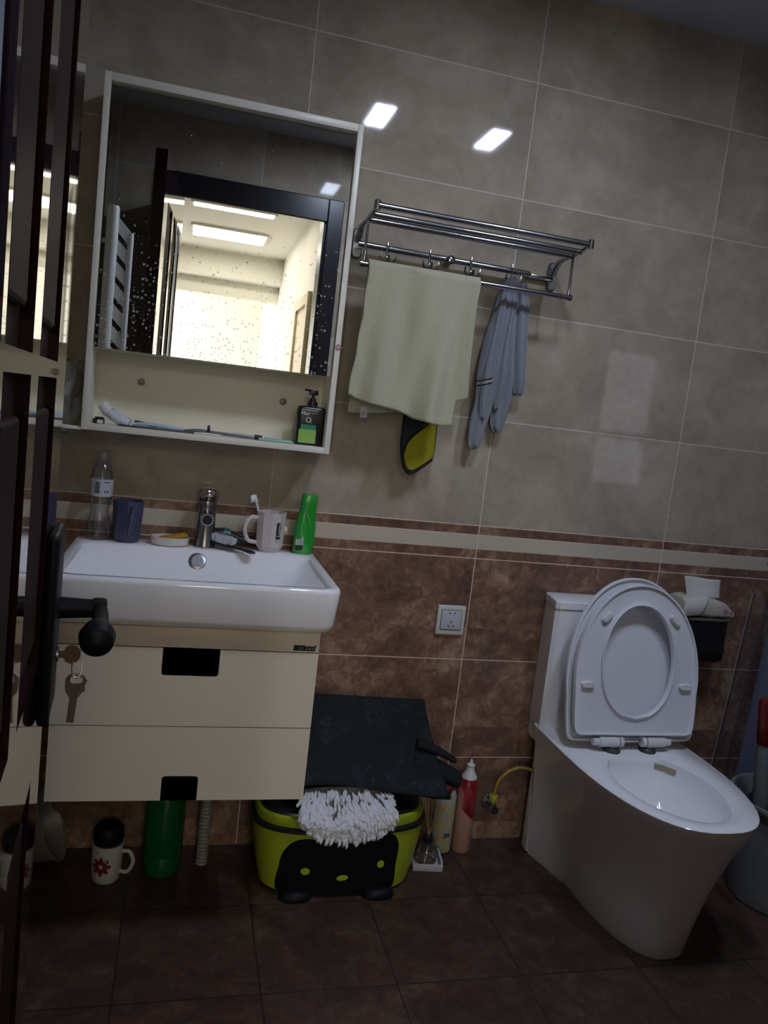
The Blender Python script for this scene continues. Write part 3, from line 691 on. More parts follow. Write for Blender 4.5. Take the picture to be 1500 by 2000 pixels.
# dark blue faceted cup
def faceted_cup(cx, cy, prof, n, ph, twist=0.0, wall=.0025):
    bm = B(); rs = []
    for r, z in prof: rs.append(circ(cx, cy, z, r, n, ph=ph + twist * (z - prof[0][1])))
    zt = prof[-1][1]
    for r, z in reversed(prof): rs.append(circ(cx, cy, max(z, prof[0][1] + .004), r - wall, n, ph=ph + twist * (z - prof[0][1])))
    loft(bm, rs); return bm
cx, cy = -.951, -.062
cu = thing('tooth_mug', 'dark blue faceted plastic mug beside the clear bottle', 'cup', (cx, cy, DK), 'mugs on the basin')
bm = faceted_cup(cx, cy, [(.031, DK + .0005), (.034, DK + .012), (.0375, DK + .102)], 9, .25, 3.0); obj('body', bm, plain('navy_plastic', (.055, .058, .115), .35, var=.06), cu, angle=12)
bm = B(); tube(bm, bez([(cx + .012, cy - .031, DK + .085), (cx + .014, cy - .052, DK + .080), (cx + .010, cy - .056, DK + .045), (cx + .008, cy - .030, DK + .022)], 6), .0048, 10, flat=1.3); obj('handle', bm, plain('navy_handle', (.058, .06, .12), .35), cu)
# soap dish with sponge
cx, cy = -.846, -.075
sd = thing('soap_dish', 'round white plastic dish holding a yellow sponge', 'dish', (cx, cy, DK))
bm = B(); lathe(bm, cx, cy, [(.040, DK + .0005), (.046, DK + .004), (.0475, DK + .022), (.0455, DK + .022), (.044, DK + .006), (.01, DK + .005)], 40, sy=.72); obj('dish', bm, plain('offwhite_plastic', (.62, .58, .53), .35), sd)
bm = B()
spv = []
vs = box(bm, -.036, .036, -.020, .020, 0, .012, .005, 3)
xform(bm, Matrix.Translation((cx + .008, cy + .002, DK + .013)) @ Matrix.Rotation(math.radians(-13), 4, 'Y') @ Matrix.Rotation(.15, 4, 'Z'))
tag(obj('sponge', bm, plain('yellow_sponge', (.46, .25, .025), .9, var=.2, scale=120, bump=.6, bscale=350), loc=(cx, cy, DK + .012)), 'yellow sponge lying in the round white dish', 'sponge')
# dark squeeze tube with green band behind the brush
ft = thing('face_wash_tube', 'black squeeze tube with green band leaning behind the brush', 'tube', (-.70, -.05, DK))
bm = B(); tube(bm, [(-.738, -.040, DK + .036), (-.715, -.040, DK + .037), (-.690, -.040, DK + .030), (-.665, -.040, DK + .022), (-.640, -.040, DK + .022)], [.020, .020, .019, .018, .023], 16, flat=.55); obj('body', bm, plain('blueblack_tube', (.010, .013, .022), .25), ft)
bm = B(); tube(bm, [(-.716, -.0402, DK + .0372), (-.698, -.0402, DK + .0332)], [.0212, .0202], 16, flat=.6); obj('green_band', bm, plain('teal_band', (.03, .13, .11), .3), ft)
# scrub brush
sb = thing('scrub_brush', 'black hand brush with white bristles lying behind the basin edge', 'brush', (-.70, -.10, DK))
RB = Matrix.Translation((-.700, -.098, DK + .012)) @ Matrix.Rotation(math.radians(-31), 4, 'Z') @ Matrix.Rotation(math.radians(6), 4, 'Y')
bm = B(); tube(bm, [(-.052, 0, 0), (-.045, 0, 0), (-.02, 0, 0), (.01, 0, 0), (.022, 0, 0), (.04, 0, 0), (.062, 0, 0), (.072, 0, 0)], [.004, .013, .0165, .015, .008, .0075, .0115, .005], 18, flat=.42); xform(bm, RB); obj('handle', bm, M_blackp, sb)
bm = B()
for i in range(13):
    for j in range(6):
        x = -.046 + i * .0046; y = -.0125 + j * .005
        if abs(y) > .0145 * math.sqrt(max(0, 1 - ((x + .018) / .034) ** 2)): continue
        tube(bm, [(x, y, .004), (x * 1.08 + .001, y * 1.15, .021 + random.uniform(-.001, .001))], [.0022, .0026], 6)
xform(bm, RB); obj('bristles', bm, plain('white_bristle', (.55, .57, .62), .7), sb)
# white HAPPY mug
cx, cy = -.598, -.062
hm = thing('tooth_mug', 'white faceted plastic mug printed HAPPY holding a toothbrush', 'cup', (cx, cy, DK), 'mugs on the basin')
bm = faceted_cup(cx, cy, [(.026, DK + .0005), (.036, DK + .016), (.0365, DK + .060), (.0385, DK + .103)], 10, .31, 0.0); obj('body', bm, plain('blush_white_plastic', (.60, .54, .52), .35, var=.02), hm, angle=12)
bm = B(); tube(bm, bez([(cx - .034, cy - .010, DK + .086), (cx - .055, cy - .016, DK + .085), (cx - .067, cy - .018, DK + .058), (cx - .057, cy - .016, DK + .028), (cx - .034, cy - .010, DK + .022)], 7), .0042, 12, flat=1.3); obj('handle', bm, plain('blush_white_handle', (.60, .54, .52), .35), hm)
a = math.radians(-60); nrm = Vector((math.cos(a), math.sin(a), 0)); tx = Vector((-nrm.y, nrm.x, 0)); c = Vector((cx, cy, DK + .058)) + nrm * .0362
MT = Matrix(((tx.x, 0, nrm.x, c.x), (tx.y, 0, nrm.y, c.y), (0, 1, 0, c.z), (0, 0, 0, 1)))
bm = B(); box(bm, -.0065, .0065, -.021, .021, -.0003, .0006); xform(bm, MT); pl = obj('print_panel', bm, M_blackp, hm, smooth=False)
M_w2 = plain('print_white', (.6, .58, .56), .5)
text_part('lettering', 'HAPPY', .0125, MT @ Matrix.Translation((.0012, 0, .0009)) @ Matrix.Rotation(-PI / 2, 4, 'Z'), M_w2, pl, bold=.0002, sx=.92)
text_part('lettering', 'LIFE', .0042, MT @ Matrix.Translation((-.0042, -.013, .0009)) @ Matrix.Rotation(-PI / 2, 4, 'Z'), M_w2, pl)
bm = B(); box(bm, -.005, -.0006, -.031, -.0225, 0, .0004); box(bm, .0006, .005, -.031, -.0225, 0, .0004); xform(bm, MT); obj('print_mark', bm, M_lbl, hm, smooth=False)
tb = thing('toothbrush', 'white toothbrush standing head up in the HAPPY mug', 'toothbrush', (cx - .015, cy, DK + .006), 'toothbrushes')
bm = B(); p0 = Vector((cx - .002, cy + .005, DK + .008)); p1 = Vector((cx - .049, cy - .004, DK + .142)); dv_ = (p1 - p0).normalized()
tube(bm, [p0, p0 + dv_ * .05, p0 + dv_ * .115, p1 - dv_ * .022, p1 - dv_ * .016, p1], [.004, .0045, .003, .0025, .0055, .004], 12); obj('handle', bm, M_plasticw, tb)
bm = B(); c = p1 - dv_ * .008; sdv = Vector((-.9, -.35, -.25)).normalized()
tube(bm, [c + sdv * .003, c + sdv * .013], .0062, 10); bmesh.ops.scale(bm, vec=(1, 1, 1.6), verts=bm.verts[:], space=Matrix.Translation(-(c + sdv * .008))); obj('bristles', bm, plain('white_bristles', (.75, .78, .82), .6), tb)
# green shampoo bottle
cx, cy = -.509, -.062
gb = thing('shampoo_bottle', 'bright green shampoo bottle at the right end of the basin', 'bottle', (cx, cy, DK))
def grn():
    m, nt, b, out = mat('green_plastic'); setc(b, (.02, .30, .035), .22, coat=.4)
    return m
MG = grn()
bm = B(); loft(bm, [sup(cx + dx, cy, DK + z, a, b2, 2.8, 40) for z, a, b2, dx in ((.0006, .0235, .017, 0), (.004, .0265, .019, 0), (.03, .0275, .0195, 0), (.075, .0265, .019, .001), (.105, .0225, .018, .003), (.122, .0205, .0175, .004), (.124, .0215, .018, .004), (.152, .0205, .0175, .005), (.157, .018, .0155, .005))]); obj('body', bm, MG, gb)
bm = B(); tube(bm, bez([(cx - .006, cy - .0185, DK + .118), (cx + .004, cy - .0202, DK + .095), (cx + .014, cy - .0195, DK + .066)], 5), [.0006] * 3 + [.002] * 5 + [.0006] * 3, 8); obj('ridge', bm, plain('light_green_plastic', (.10, .48, .08), .2), gb)
bm = B(); box(bm, cx - .024, cx - .004, cy - .0198, cy - .0190, DK + .0105, DK + .0225, .0002); lb = obj('dark_label', bm, plain('label_dark', (.006, .012, .012), .4), gb, smooth=False)
bm = B(); box(bm, cx - .0235, cx - .0115, cy - .0199, cy - .0190, DK + .024, DK + .040); box(bm, cx - .010, cx - .003, cy - .0199, cy - .0190, DK + .024, DK + .046); obj('info_label', bm, plain('label_pale', (.32, .42, .34), .5, var=.4, scale=900), gb, smooth=False)

# ================================================================== TOWEL RACK
RX0, RX1 = -.442, .112
rk = thing('towel_rack', 'chrome wall towel rack with top shelf bars, hooks and lower bar', 'towel rack', ((RX0 + RX1) / 2, 0, 1.6))
RZ = 1.706
for i, (yy, zz) in enumerate(((-.212, 1.716), (-.165, RZ), (-.122, 1.702))):
    bm = B(); tube(bm, [(RX0, yy, zz), (RX1, yy, zz)], .0074, 16); obj('shelf_bar', bm, M_chromed, rk)
for xx in (RX0, RX1):
    bm = B()
    tube(bm, bez([(xx, -.012, 1.672), (xx, -.05, 1.700), (xx, -.12, 1.703), (xx, -.18, 1.710), (xx, -.214, 1.717)], 5), [.009] * 6 + [.0065] * 15, 14, flat=.8)
    tube(bm, [(xx, -.212, 1.706), (xx, -.212, 1.7265), (xx, -.212, 1.729)], [.0078, .0078, .005], 16)
    obj('side_arm', bm, M_chromed, rk)
    bm = B(); loft(bm, [[(x_, -.001 - dy, z_) for x_, _, z_ in [(xx + u[0], 0, 1.665 + u[1]) for u in [(p[0], p[1]) for p in sup(0, 0, 0, a_, b_, 4, 28)]]] for dy, a_, b_ in ((0, .014, .038), (.008, .014, .038), (.012, .011, .034))]); obj('wall_plate', bm, M_silverb, rk)
    bm = B(); tube(bm, bez([(xx, -.122, 1.700), (xx, -.124, 1.66), (xx, -.126, 1.62), (xx, -.124, 1.600)], 5), .0038, 12); obj('drop_rod', bm, M_chromed, rk)
bm = B(); tube(bm, [(RX0 - .004, -.124, 1.596), (RX1 + .004, -.124, 1.596)], .0070, 16)
tube(bm, [(RX1 + .004, -.124, 1.596), (RX1 + .010, -.124, 1.596)], .0085, 16); tube(bm, [(RX0 - .010, -.124, 1.596), (RX0 - .004, -.124, 1.596)], .0085, 16); obj('towel_bar', bm, M_chromed, rk)
bm = B(); tube(bm, [(RX0 - .002, -.036, 1.660), (.030, -.036, 1.657)], .0078, 16); tube(bm, [(.030, -.036, 1.657), (.040, -.034, 1.657)], [.0065, .001], 16)
box(bm, .03, RX1, -.018, -.010, 1.651, 1.663, .002); obj('hook_bar', bm, M_chromed, rk)
bm = B(); tube(bm, [(-.196, -.001, 1.657), (-.196, -.008, 1.657), (-.196, -.03, 1.657)], [.015, .014, .006], 20); tube(bm, [(-.196, -.043, 1.657), (-.196, -.048, 1.657), (-.196, -.052, 1.657)], [.012, .011, .004], 20); obj('centre_boss', bm, M_chromed, rk)
HK = (-.369, -.254, -.139, -.022)
for xx in HK:
    bm = B()
    tube(bm, bez([(xx, -.044, 1.672), (xx, -.046, 1.66), (xx, -.048, 1.635), (xx, -.055, 1.622), (xx, -.066, 1.624), (xx, -.072, 1.636)], 4), .0032, 10)
    for s_ in (-1, 1): tube(bm, bez([(xx, -.048, 1.630), (xx + s_ * .012, -.055, 1.622), (xx + s_ * .020, -.062, 1.632), (xx + s_ * .021, -.064, 1.642)], 4), .0024, 8)
    obj('hook', bm, M_chromed, rk)

# towels
def terry(name, c, stripes=False):
    m, nt, b, out = mat(name); N = NT(nt); setc(b, c, 0.95, spec=.1)
    tc = nt.nodes.new('ShaderNodeTexCoord'); P = tc.outputs['Object']
    cc = N.mix(N.noise(P, 260, 4, .7), tuple(x * .72 for x in c), tuple(min(1, x * 1.18) for x in c))
    if stripes:
        x, y, z = N.xyz(P)
        zz = N.m('ADD', z, N.m('MULTIPLY', x, -.35))
        left = N.m('LESS_THAN', x, -.025)
        def band(a, b_): return N.m('MULTIPLY', left, N.m('MULTIPLY', N.m('GREATER_THAN', zz, a), N.m('LESS_THAN', zz, b_)))
        z0 = -.2385
        cc = N.mix(band(z0, z0 + .0045), cc, (.01, .01, .013))
        cc = N.mix(band(z0 + .006, z0 + .0115), cc, (.42, .40, .38))
        cc = N.mix(band(z0 + .0115, z0 + .0135), cc, (.22, .10, .05))
        cc = N.mix(band(z0 + .0135, z0 + .017), cc, (.02, .02, .025))
    nt.links.new(cc, b.inputs['Base Color'])
    bp = nt.nodes.new('ShaderNodeBump'); bp.inputs['Strength'].default_value = .9; bp.inputs['Distance'].default_value = .003
    nt.links.new(N.noise(P, 330, 4, .75), bp.inputs['Height']); nt.links.new(bp.outputs[0], b.inputs['Normal'])
    b.inputs['Sheen Weight'].default_value = .3
    return m
def solidify(o, th):
    md_ = o.modifiers.new('thickness', 'SOLIDIFY'); md_.thickness = th; md_.offset = 0
def sheet(bm, f, nu, nv):
    g = [[bm.verts.new(f(i / (nu - 1), j / (nv - 1))) for i in range(nu)] for j in range(nv)]
    for j in range(nv - 1):
        for i in range(nu - 1): bm.faces.new((g[j][i], g[j][i + 1], g[j + 1][i + 1], g[j + 1][i]))
    return g
YB = -.124
def towel1(u, v):
    """v: 0 back hem .. over the bar .. 1 front hem"""
    L0, R0 = -.432, -.139
    # front
    vt = .46
    if v < vt - .03:      # back sheet
        t = (vt - .03 - v) / (vt - .03); z = 1.597 - t * (.350 + .016 * math.cos(u * PI) - .010 * u - .030 * max(0, u - .75) * 4)
        y = YB + .011 + .010 * t + .004 * math.sin(u * 17) * t
        x = L0 + .004 + (R0 - L0 + .004) * u - .006 * t + .014 * u * t * t - .012 * t * t * (1 - u) * .3
    elif v > vt + .03:
        t = (v - vt - .03) / (1 - vt - .03)
        hem = .322 + .045 * min(1, u * 1.6) ** 1.3 + .006 * math.sin(u * 9)
        z = 1.597 - t * hem
        fold = .006 * math.sin(u * 24 + 1.2 + 1.5 * t) + .008 * math.sin(u * 13.5 - t * 2.5) + .008 * math.sin(u * 6 + 3)
        y = YB - .014 - .006 * t - fold * (.35 + 1.2 * t) - .012 * t * t * (1 - u)
        x = L0 + (R0 - L0) * u - .020 * t ** 2 * (1 - u) - .034 * t * u + .0015 * math.sin(t * 20)
    else:
        a = (v - (vt - .03)) / .06 * PI
        y = YB + .0105 * math.cos(a); z = 1.597 + .0105 * math.sin(a); x = L0 + (R0 - L0) * u
    return (x, y, z)
bm = B(); sheet(bm, towel1, 90, 110)
tw = obj('towel', bm, terry('pale_green_terry', (.56, .545, .39)), loc=(-.285, YB, 1.6), angle=180); solidify(tw, .0035)
tag(tw, 'pale green terry towel folded over the lower rack bar', 'towel', 'towels on the rack')
bm = B(); box(bm, -.409, -.391, YB + .012, YB + .0128, 1.222, 1.250); bmesh.ops.rotate(bm, cent=(-.40, YB, 1.25), matrix=Matrix.Rotation(-.13, 3, 'Y'), verts=bm.verts[:])
tg = obj('care_label', bm, plain('label_cloth', (.55, .54, .56), .7), tw, smooth=False)
bm = B()
for k in range(4): box(bm, -.407, -.394, YB + .0115, YB + .0119, 1.226 + k * .0035, 1.2275 + k * .0035)
bmesh.ops.rotate(bm, cent=(-.40, YB, 1.25), matrix=Matrix.Rotation(-.13, 3, 'Y'), verts=bm.verts[:])
obj('care_print', bm, plain('care_print_grey', (.25, .26, .36), .7), tg, smooth=False)

# grey towel gathered on the last hook: three hanging lobes in one mesh
def lobe(bm, path, n=40, seed=0):
    """path: list of (z, x0, x1, depth, y)"""
    rs = []
    for z, x0, x1, dp, y in path:
        r = []
        cx, hw = (x0 + x1) / 2, (x1 - x0) / 2
        for k in range(n):
            a = 2 * PI * k / n
            f = 1 + .32 * math.sin(5 * a + seed + z * 13) + .22 * noise.noise(Vector((a * 1.6 + seed, z * 22, seed)))
            r.append((cx + hw * math.cos(a) * (1 + .04 * math.sin(7 * a + seed) + .10 * noise.noise(Vector((seed * 3, z * 24, a)))), y + dp * f * math.sin(a), z + .004 * math.sin(3 * a + seed)))
        rs.append(r)
    # densify
    out = []
    for i in range(len(rs) - 1):
        for k in range(5):
            t = k / 5; out.append([tuple(Vector(p) * (1 - t) + Vector(q) * t) for p, q in zip(rs[i], rs[i + 1])])
    out.append(rs[-1]); loft(bm, out)
bm = B()
lobe(bm, [(1.630, -.046, -.004, .010, -.062), (1.600, -.054, -.006, .016, -.062), (1.54, -.064, -.012, .018, -.060), (1.46, -.080, -.020, .020, -.058), (1.38, -.086, -.026, .018, -.056), (1.30, -.082, -.028, .014, -.052), (1.24, -.088, -.040, .010, -.050), (1.20, -.088, -.046, .009, -.048), (1.180, -.084, -.052, .007, -.048), (1.174, -.074, -.058, .003, -.048)], seed=0)
lobe(bm, [(1.635, -.034, .008, .010, -.052), (1.58, -.030, .016, .016, -.050), (1.48, -.034, .020, .020, -.048), (1.38, -.034, .030, .020, -.044), (1.30, -.032, .026, .014, -.040), (1.25, -.026, .018, .011, -.038), (1.232, -.020, .016, .008, -.038), (1.225, -.010, .008, .003, -.038)], seed=2)
lobe(bm, [(1.62, -.050, -.030, .008, -.074), (1.56, -.058, -.034, .010, -.076), (1.46, -.070, -.042, .012, -.074), (1.36, -.078, -.048, .012, -.070), (1.29, -.074, -.050, .008, -.066), (1.255, -.066, -.054, .004, -.064)], seed=1)
lobe(bm, [(1.625, -.026, -.008, .008, -.072), (1.56, -.026, -.006, .010, -.074), (1.46, -.034, -.010, .012, -.070), (1.36, -.036, -.008, .012, -.066), (1.31, -.034, -.012, .008, -.060), (1.285, -.028, -.016, .004, -.058)], seed=5)
lobe(bm, [(1.625, -.010, .018, .010, -.066), (1.56, -.004, .034, .016, -.062), (1.46, -.002, .042, .018, -.058), (1.38, .010, .052, .014, -.052), (1.350, .016, .056, .011, -.048), (1.338, .020, .056, .009, -.046), (1.332, .030, .050, .004, -.046)], seed=4)
tw2 = obj('towel', bm, terry('grey_terry', (.26, .285, .33), True), loc=(-.02, -.06, 1.6), angle=180)
tag(tw2, 'blue-grey terry towel bunched and hanging from the right hook', 'towel', 'towels on the rack')

# yellow and black cleaning cloth behind the green towel
def cloth_out(ins):
    p = [(-.275, 1.33), (-.275, 1.19), (-.272, 1.145), (-.262, 1.108), (-.250, 1.092), (-.236, 1.090), (-.205, 1.113), (-.184, 1.132), (-.181, 1.16), (-.184, 1.235), (-.184, 1.33)]
    c = Vector((-.228, 1.2)); return p
bm = B(); prism(bm, cloth_out(0), -.062, -.052)
bmesh.ops.triangulate(bm, faces=[f for f in bm.faces if len(f.verts) > 4])
ck = obj('cleaning_cloth', bm, terry('charcoal_cloth', (.035, .037, .040)), loc=(-.23, -.055, 1.33), smooth=False)
tag(ck, 'yellow and charcoal cleaning cloth hanging below the green towel', 'cloth')
tube_pts = [(-.275, -.059, 1.33), (-.275, -.059, 1.19), (-.272, -.059, 1.145), (-.262, -.059, 1.108), (-.250, -.059, 1.092), (-.236, -.059, 1.090), (-.205, -.059, 1.113), (-.184, -.059, 1.132)]
bm = B(); prism(bm, [(-.262, 1.165), (-.266, 1.140), (-.258, 1.112), (-.248, 1.099), (-.237, 1.098), (-.206, 1.120), (-.186, 1.138), (-.184, 1.16), (-.187, 1.245), (-.20, 1.245), (-.232, 1.205)], -.0655, -.0622)
bmesh.ops.triangulate(bm, faces=[f for f in bm.faces if len(f.verts) > 4])
obj('yellow_face', bm, terry('yellow_cloth', (.44, .42, .02)), ck, smooth=False)
bm = B(); tube(bm, bez(tube_pts, 5), .0036, 8); tube(bm, bez([(-.189, -.064, 1.245), (-.222, -.064, 1.213), (-.258, -.064, 1.175), (-.268, -.064, 1.14)], 5), .0034, 8)
obj('black_hem', bm, plain('black_binding', (.006, .006, .007), .8), ck)

# ================================================================== SOCKET
so = thing('wall_socket', 'white square wall socket on the brown tiles', 'socket', (-.053, 0, .677))
bm = B(); box(bm, -.0955, -.0105, -.010, -.0005, .6335, .7205, .004, 3); obj('plate', bm, plain('socket_white', (.62, .62, .58), .3), so)
bm = B(); box(bm, -.0845, -.0215, -.0105, -.0098, .6480, .7085); fr = obj('groove', bm, M_blackp, so, smooth=False)
bm = B(); box(bm, -.083, -.023, -.012, -.0095, .6505, .7070, .001); fc = obj('face', bm, plain('socket_face', (.52, .54, .60), .3), so)
bm = B()
def slot(cx, cz, w_, h_, rot):
    v = box(bm, -w_, w_, -.0128, -.0119, -h_, h_); bmesh.ops.transform(bm, matrix=Matrix.Translation((cx, 0, cz)) @ Matrix.Rotation(rot, 4, 'Y'), verts=v)
slot(-.053, .6735, .0012, .0035, 0); slot(-.0605, .6605, .0012, .0038, -.45); slot(-.0455, .6605, .0012, .0038, .45)
for s_ in (-1, 1):
    a = [bm.verts.new((-.053 + s_ * x, -.0128, .699 + z)) for x, z in ((.0055, .003), (.0055, -.003), (.011, 0))]; bm.faces.new(a)
obj('slots', bm, M_black, fc, smooth=False)

# ================================================================== TOILET
TX = .413
to = thing('toilet', 'white one-piece toilet with seat and lid raised', 'toilet', (TX, -.35, 0))
def egg(z, yb, yt, hw, back_hw, n=26, sq=0.0, cx=TX):
    """D/egg outline: straight back at y=yb, rounded tip at y=yt, max half width hw"""
    pts = []
    for k in range(n + 1):
        t = k / n * PI           # 0 right back .. pi left back
        s = math.sin(t)
        pts.append((t, s))
    out = []
    L = yb - yt
    for k in range(n + 1):
        u = k / n; th = PI * u
        # parametric half ellipse for the front 62%, straight sides behind
        yy = math.sin(th) ** .85
        xx = math.copysign(abs(math.cos(th)) ** .78, math.cos(th))
        out.append((cx + hw * xx, yt + L * .66 * (1 - yy), z))
    yend = yt + L * .66
    out = [(cx + back_hw, yb, z), (cx + back_hw + (hw - back_hw) * .5, (yb + yend) / 2, z)] + out + [(cx - back_hw - (hw - back_hw) * .5, (yb + yend) / 2, z), (cx - back_hw, yb, z)]
    return out
lv = [(0.0, -.085, -.556, .118, .160), (.012, -.085, -.560, .121, .162), (.10, -.085, -.578, .133, .166), (.20, -.085, -.605, .150, .172), (.30, -.085, -.640, .172, .182), (.36, -.085, -.668, .190, .190), (.392, -.085, -.682, .2005, .198), (.402, -.085, -.684, .2025, .200), (.4055, -.085, -.680, .199, .197)]
bm = B(); rs = [egg(z, yb, yt, hw, bh) for z, yb, yt, hw, bh in lv]
R_ = [ring(bm, r) for r in rs]
for i in range(len(R_) - 1): skin(bm, R_[i], R_[i + 1])
bm.faces.new(list(reversed(R_[0])))
# rim opening: matched ring count
n_all = len(rs[0])
def holering(z, cy, a, b_, dx=0.0):
    o = []
    for p in rs[-1]:
        d = Vector((p[0] - TX, p[1] - cy)); 
        ang = math.atan2(d.y / .23, d.x / .2)
        o.append((TX - .010 + dx + (a + .010) * math.cos(ang), cy + b_ * math.sin(ang) * (1.0 if math.sin(ang) < 0 else .94), z))
    return o
hr = [holering(.4058, -.455, .123, .190), (holering(.4035, -.455, .119, .186)), holering(.385, -.455, .116, .183), holering(.372, -.455, .116, .182), holering(.345, -.458, .108, .170), holering(.30, -.465, .085, .125), holering(.255, -.47, .055, .07), holering(.24, -.47, .02, .03)]
prev = R_[-1]
for h_ in hr:
    cur = ring(bm, h_); skin(bm, prev, cur); prev = cur
bm.faces.new(prev)
obj('bowl', bm, M_white, to, angle=50)
# rear pedestal strip and tank
bm = B()
def trz(z, hwb, hwf, yf_, ch=.010):
    return [(TX - hwb, -.006, z), (TX - hwf, yf_ + ch, z), (TX - hwf + ch, yf_, z), (TX + hwf - ch, yf_, z), (TX + hwf, yf_ + ch, z), (TX + hwb, -.006, z)]
loft(bm, [trz(.405, .178, .1985, -.125), (trz(.50, .178, .198, -.122)), trz(.60, .178, .198, -.121), trz(.752, .178, .198, -.120)])
obj('tank', bm, M_white, to, angle=30)
bm = B(); loft(bm, [trz(.753, .178, .199, -.122), trz(.756, .180, .201, -.124), trz(.774, .180, .201, -.124), trz(.777, .176, .197, -.120)]); obj('tank_lid', bm, M_white, to, angle=30)
bm = B(); box(bm, TX - .166, TX - .130, -.084, -.040, 0.0, .40, .008); box(bm, TX + .130, TX + .166, -.084, -.040, 0.0, .40, .008)
box(bm, TX - .13, TX + .13, -.084, -.045, .0, .40); obj('pedestal_back', bm, M_white, to)
bm = B(); box(bm, TX - .178, TX + .178, -.0845, -.006, .34, .4045, .004); obj('rear_deck', bm, M_white, to)
bm = B(); box(bm, TX - .012, TX + .030, -.279, -.272, .374, .392); bm.free()
bm = B(); bmv = holering(.3845, -.455, .1165, .1835)
nbm = len(bmv)
tubepts = [Vector(p) for p in bmv if p[0] > TX + .01 and p[1] > -.37]
tubepts.sort(key=lambda p: p.x)
if len(tubepts) > 1:
    lo = [bm.verts.new(p + Vector((-.0015, -.002, -.010))) for p in tubepts]; hi = [bm.verts.new(p + Vector((-.0015, -.002, .006))) for p in tubepts]
    for k in range(len(lo) - 1): bm.faces.new((lo[k], lo[k + 1], hi[k + 1], hi[k]))
obj('flush_slot', bm, plain('scale_stain', (.34, .31, .20), .5, var=.2), to)
# lid and seat built flat (x, along +L up) then leaned back
def dshape(hw, L, n=40, r=.022, e=2.06):
    """outline in local (x, l): flat hinge edge at l=0, rounded top at l=L"""
    pts = []
    for k in range(n + 1):
        th = PI * k / n
        pts.append((hw * math.copysign(abs(math.cos(th)) ** (2 / e), math.cos(th)), L * .36 + L * .64 * abs(math.sin(th)) ** (2 / e)))
    wb = hw * .985
    left = [(-wb, L * .27), (-wb, L * .18), (-wb * .985, r), (-wb * .985 + r * .3, r * .3)]
    bot = [((-wb * .985 + r) * (1 - k / 6) + (wb * .985 - r) * k / 6, 0) for k in range(7)]
    right = [(wb * .985 - r * .3, r * .3), (wb * .985, r), (wb, L * .18), (wb, L * .27)]
    return pts + left + bot + right
def lean(base, ang):  # local (x, thickness t toward viewer, l up)
    return Matrix.Translation(base) @ Matrix.Rotation(-ang, 4, 'X')
def off(pts, d):
    n = len(pts); o = []
    for i in range(n):
        a = Vector(pts[i - 1]); b_ = Vector(pts[(i + 1) % n]); t = (b_ - a).normalized(); nn_ = Vector((-t.y, t.x))
        o.append((pts[i][0] + nn_.x * d, pts[i][1] + nn_.y * d))
    return o
lid_ang = math.atan2(.088, .435)
ML = lean(Vector((TX + .004, -.2465, .4265)), lid_ang)
OL = dshape(.202, .448)
bm = B()
def r3(pts, t): return [(p[0], -t, p[1]) for p in pts]
loft(bm, [r3(off(OL, .004), 0), r3(OL, .003), r3(OL, .012), r3(off(OL, .0015), .0145), r3(off(OL, .005), .015), r3(off(OL, .0075), .013), r3(off(OL, .009), .007)])
xform(bm, ML); obj('lid', bm, M_seat, to, angle=40)
# seat ring
seat_ang = math.atan2(.066, .43)
MS = lean(Vector((TX + .002, -.262, .450)), seat_ang)
OS = dshape(.190, .412)
def hole_l(pts, hw, l0, l1):
    cl_ = (l0 + l1) / 2; hl = (l1 - l0) / 2; o = []
    for p in pts:
        a = math.atan2((p[1] - cl_) / hl, p[0] / hw); c_, s_ = math.cos(a), math.sin(a)
        w2 = hw * (1.0 - .10 * max(0, s_))
        o.append((w2 * math.copysign(abs(c_) ** .9, c_), cl_ + hl * math.copysign(abs(s_) ** .9, s_)))
    return o
hin = hole_l(OS, .108, .050, .352); hout = hole_l(OS, .1135, .044, .358)
bm = B()
# underside of the seat faces the viewer: outer lip, recessed field, inner lip
rings = [r3(OS, .002), r3(OS, .014), r3(off(OS, .002), .017), r3(off(OS, .0055), .017), r3(off(OS, .0065), .0105), r3([(a[0] * .8 + b_[0] * .2, a[1] * .8 + b_[1] * .2) for a, b_ in zip(off(OS, .0065), hout)], .0095), r3([(a[0] * .2 + b_[0] * .8, a[1] * .2 + b_[1] * .8) for a, b_ in zip(off(OS, .0065), hout)], .0095), r3(hout, .0105), r3(hout, .017), r3([(a[0] * .5 + b_[0] * .5, a[1] * .5 + b_[1] * .5) for a, b_ in zip(hin, hout)], .0185), r3(hin, .016), r3(hin, .002)]
RS = [ring(bm, r) for r in rings]
for i in range(len(RS)): skin(bm, RS[i], RS[(i + 1) % len(RS)])
xform(bm, MS); seat = obj('seat', bm, M_seat, to, angle=40)
for (bx, bl, rot) in ((-.105, .318, -.75), (.105, .318, .75), (-.150, .135, 0), (.150, .135, 0)):
    bm = B(); loft(bm, [[(p[0], -tt, p[1]) for p in sup(0, 0, 0, a_, b_, 3, 28)] for tt, a_, b_ in ((.0095, .019, .009), (.018, .0185, .0085), (.0205, .0165, .0065))])
    xform(bm, MS @ Matrix.Translation((bx, 0, bl)) @ Matrix.Rotation(rot, 4, 'Y')); obj('bumper', bm, M_plasticw, seat)
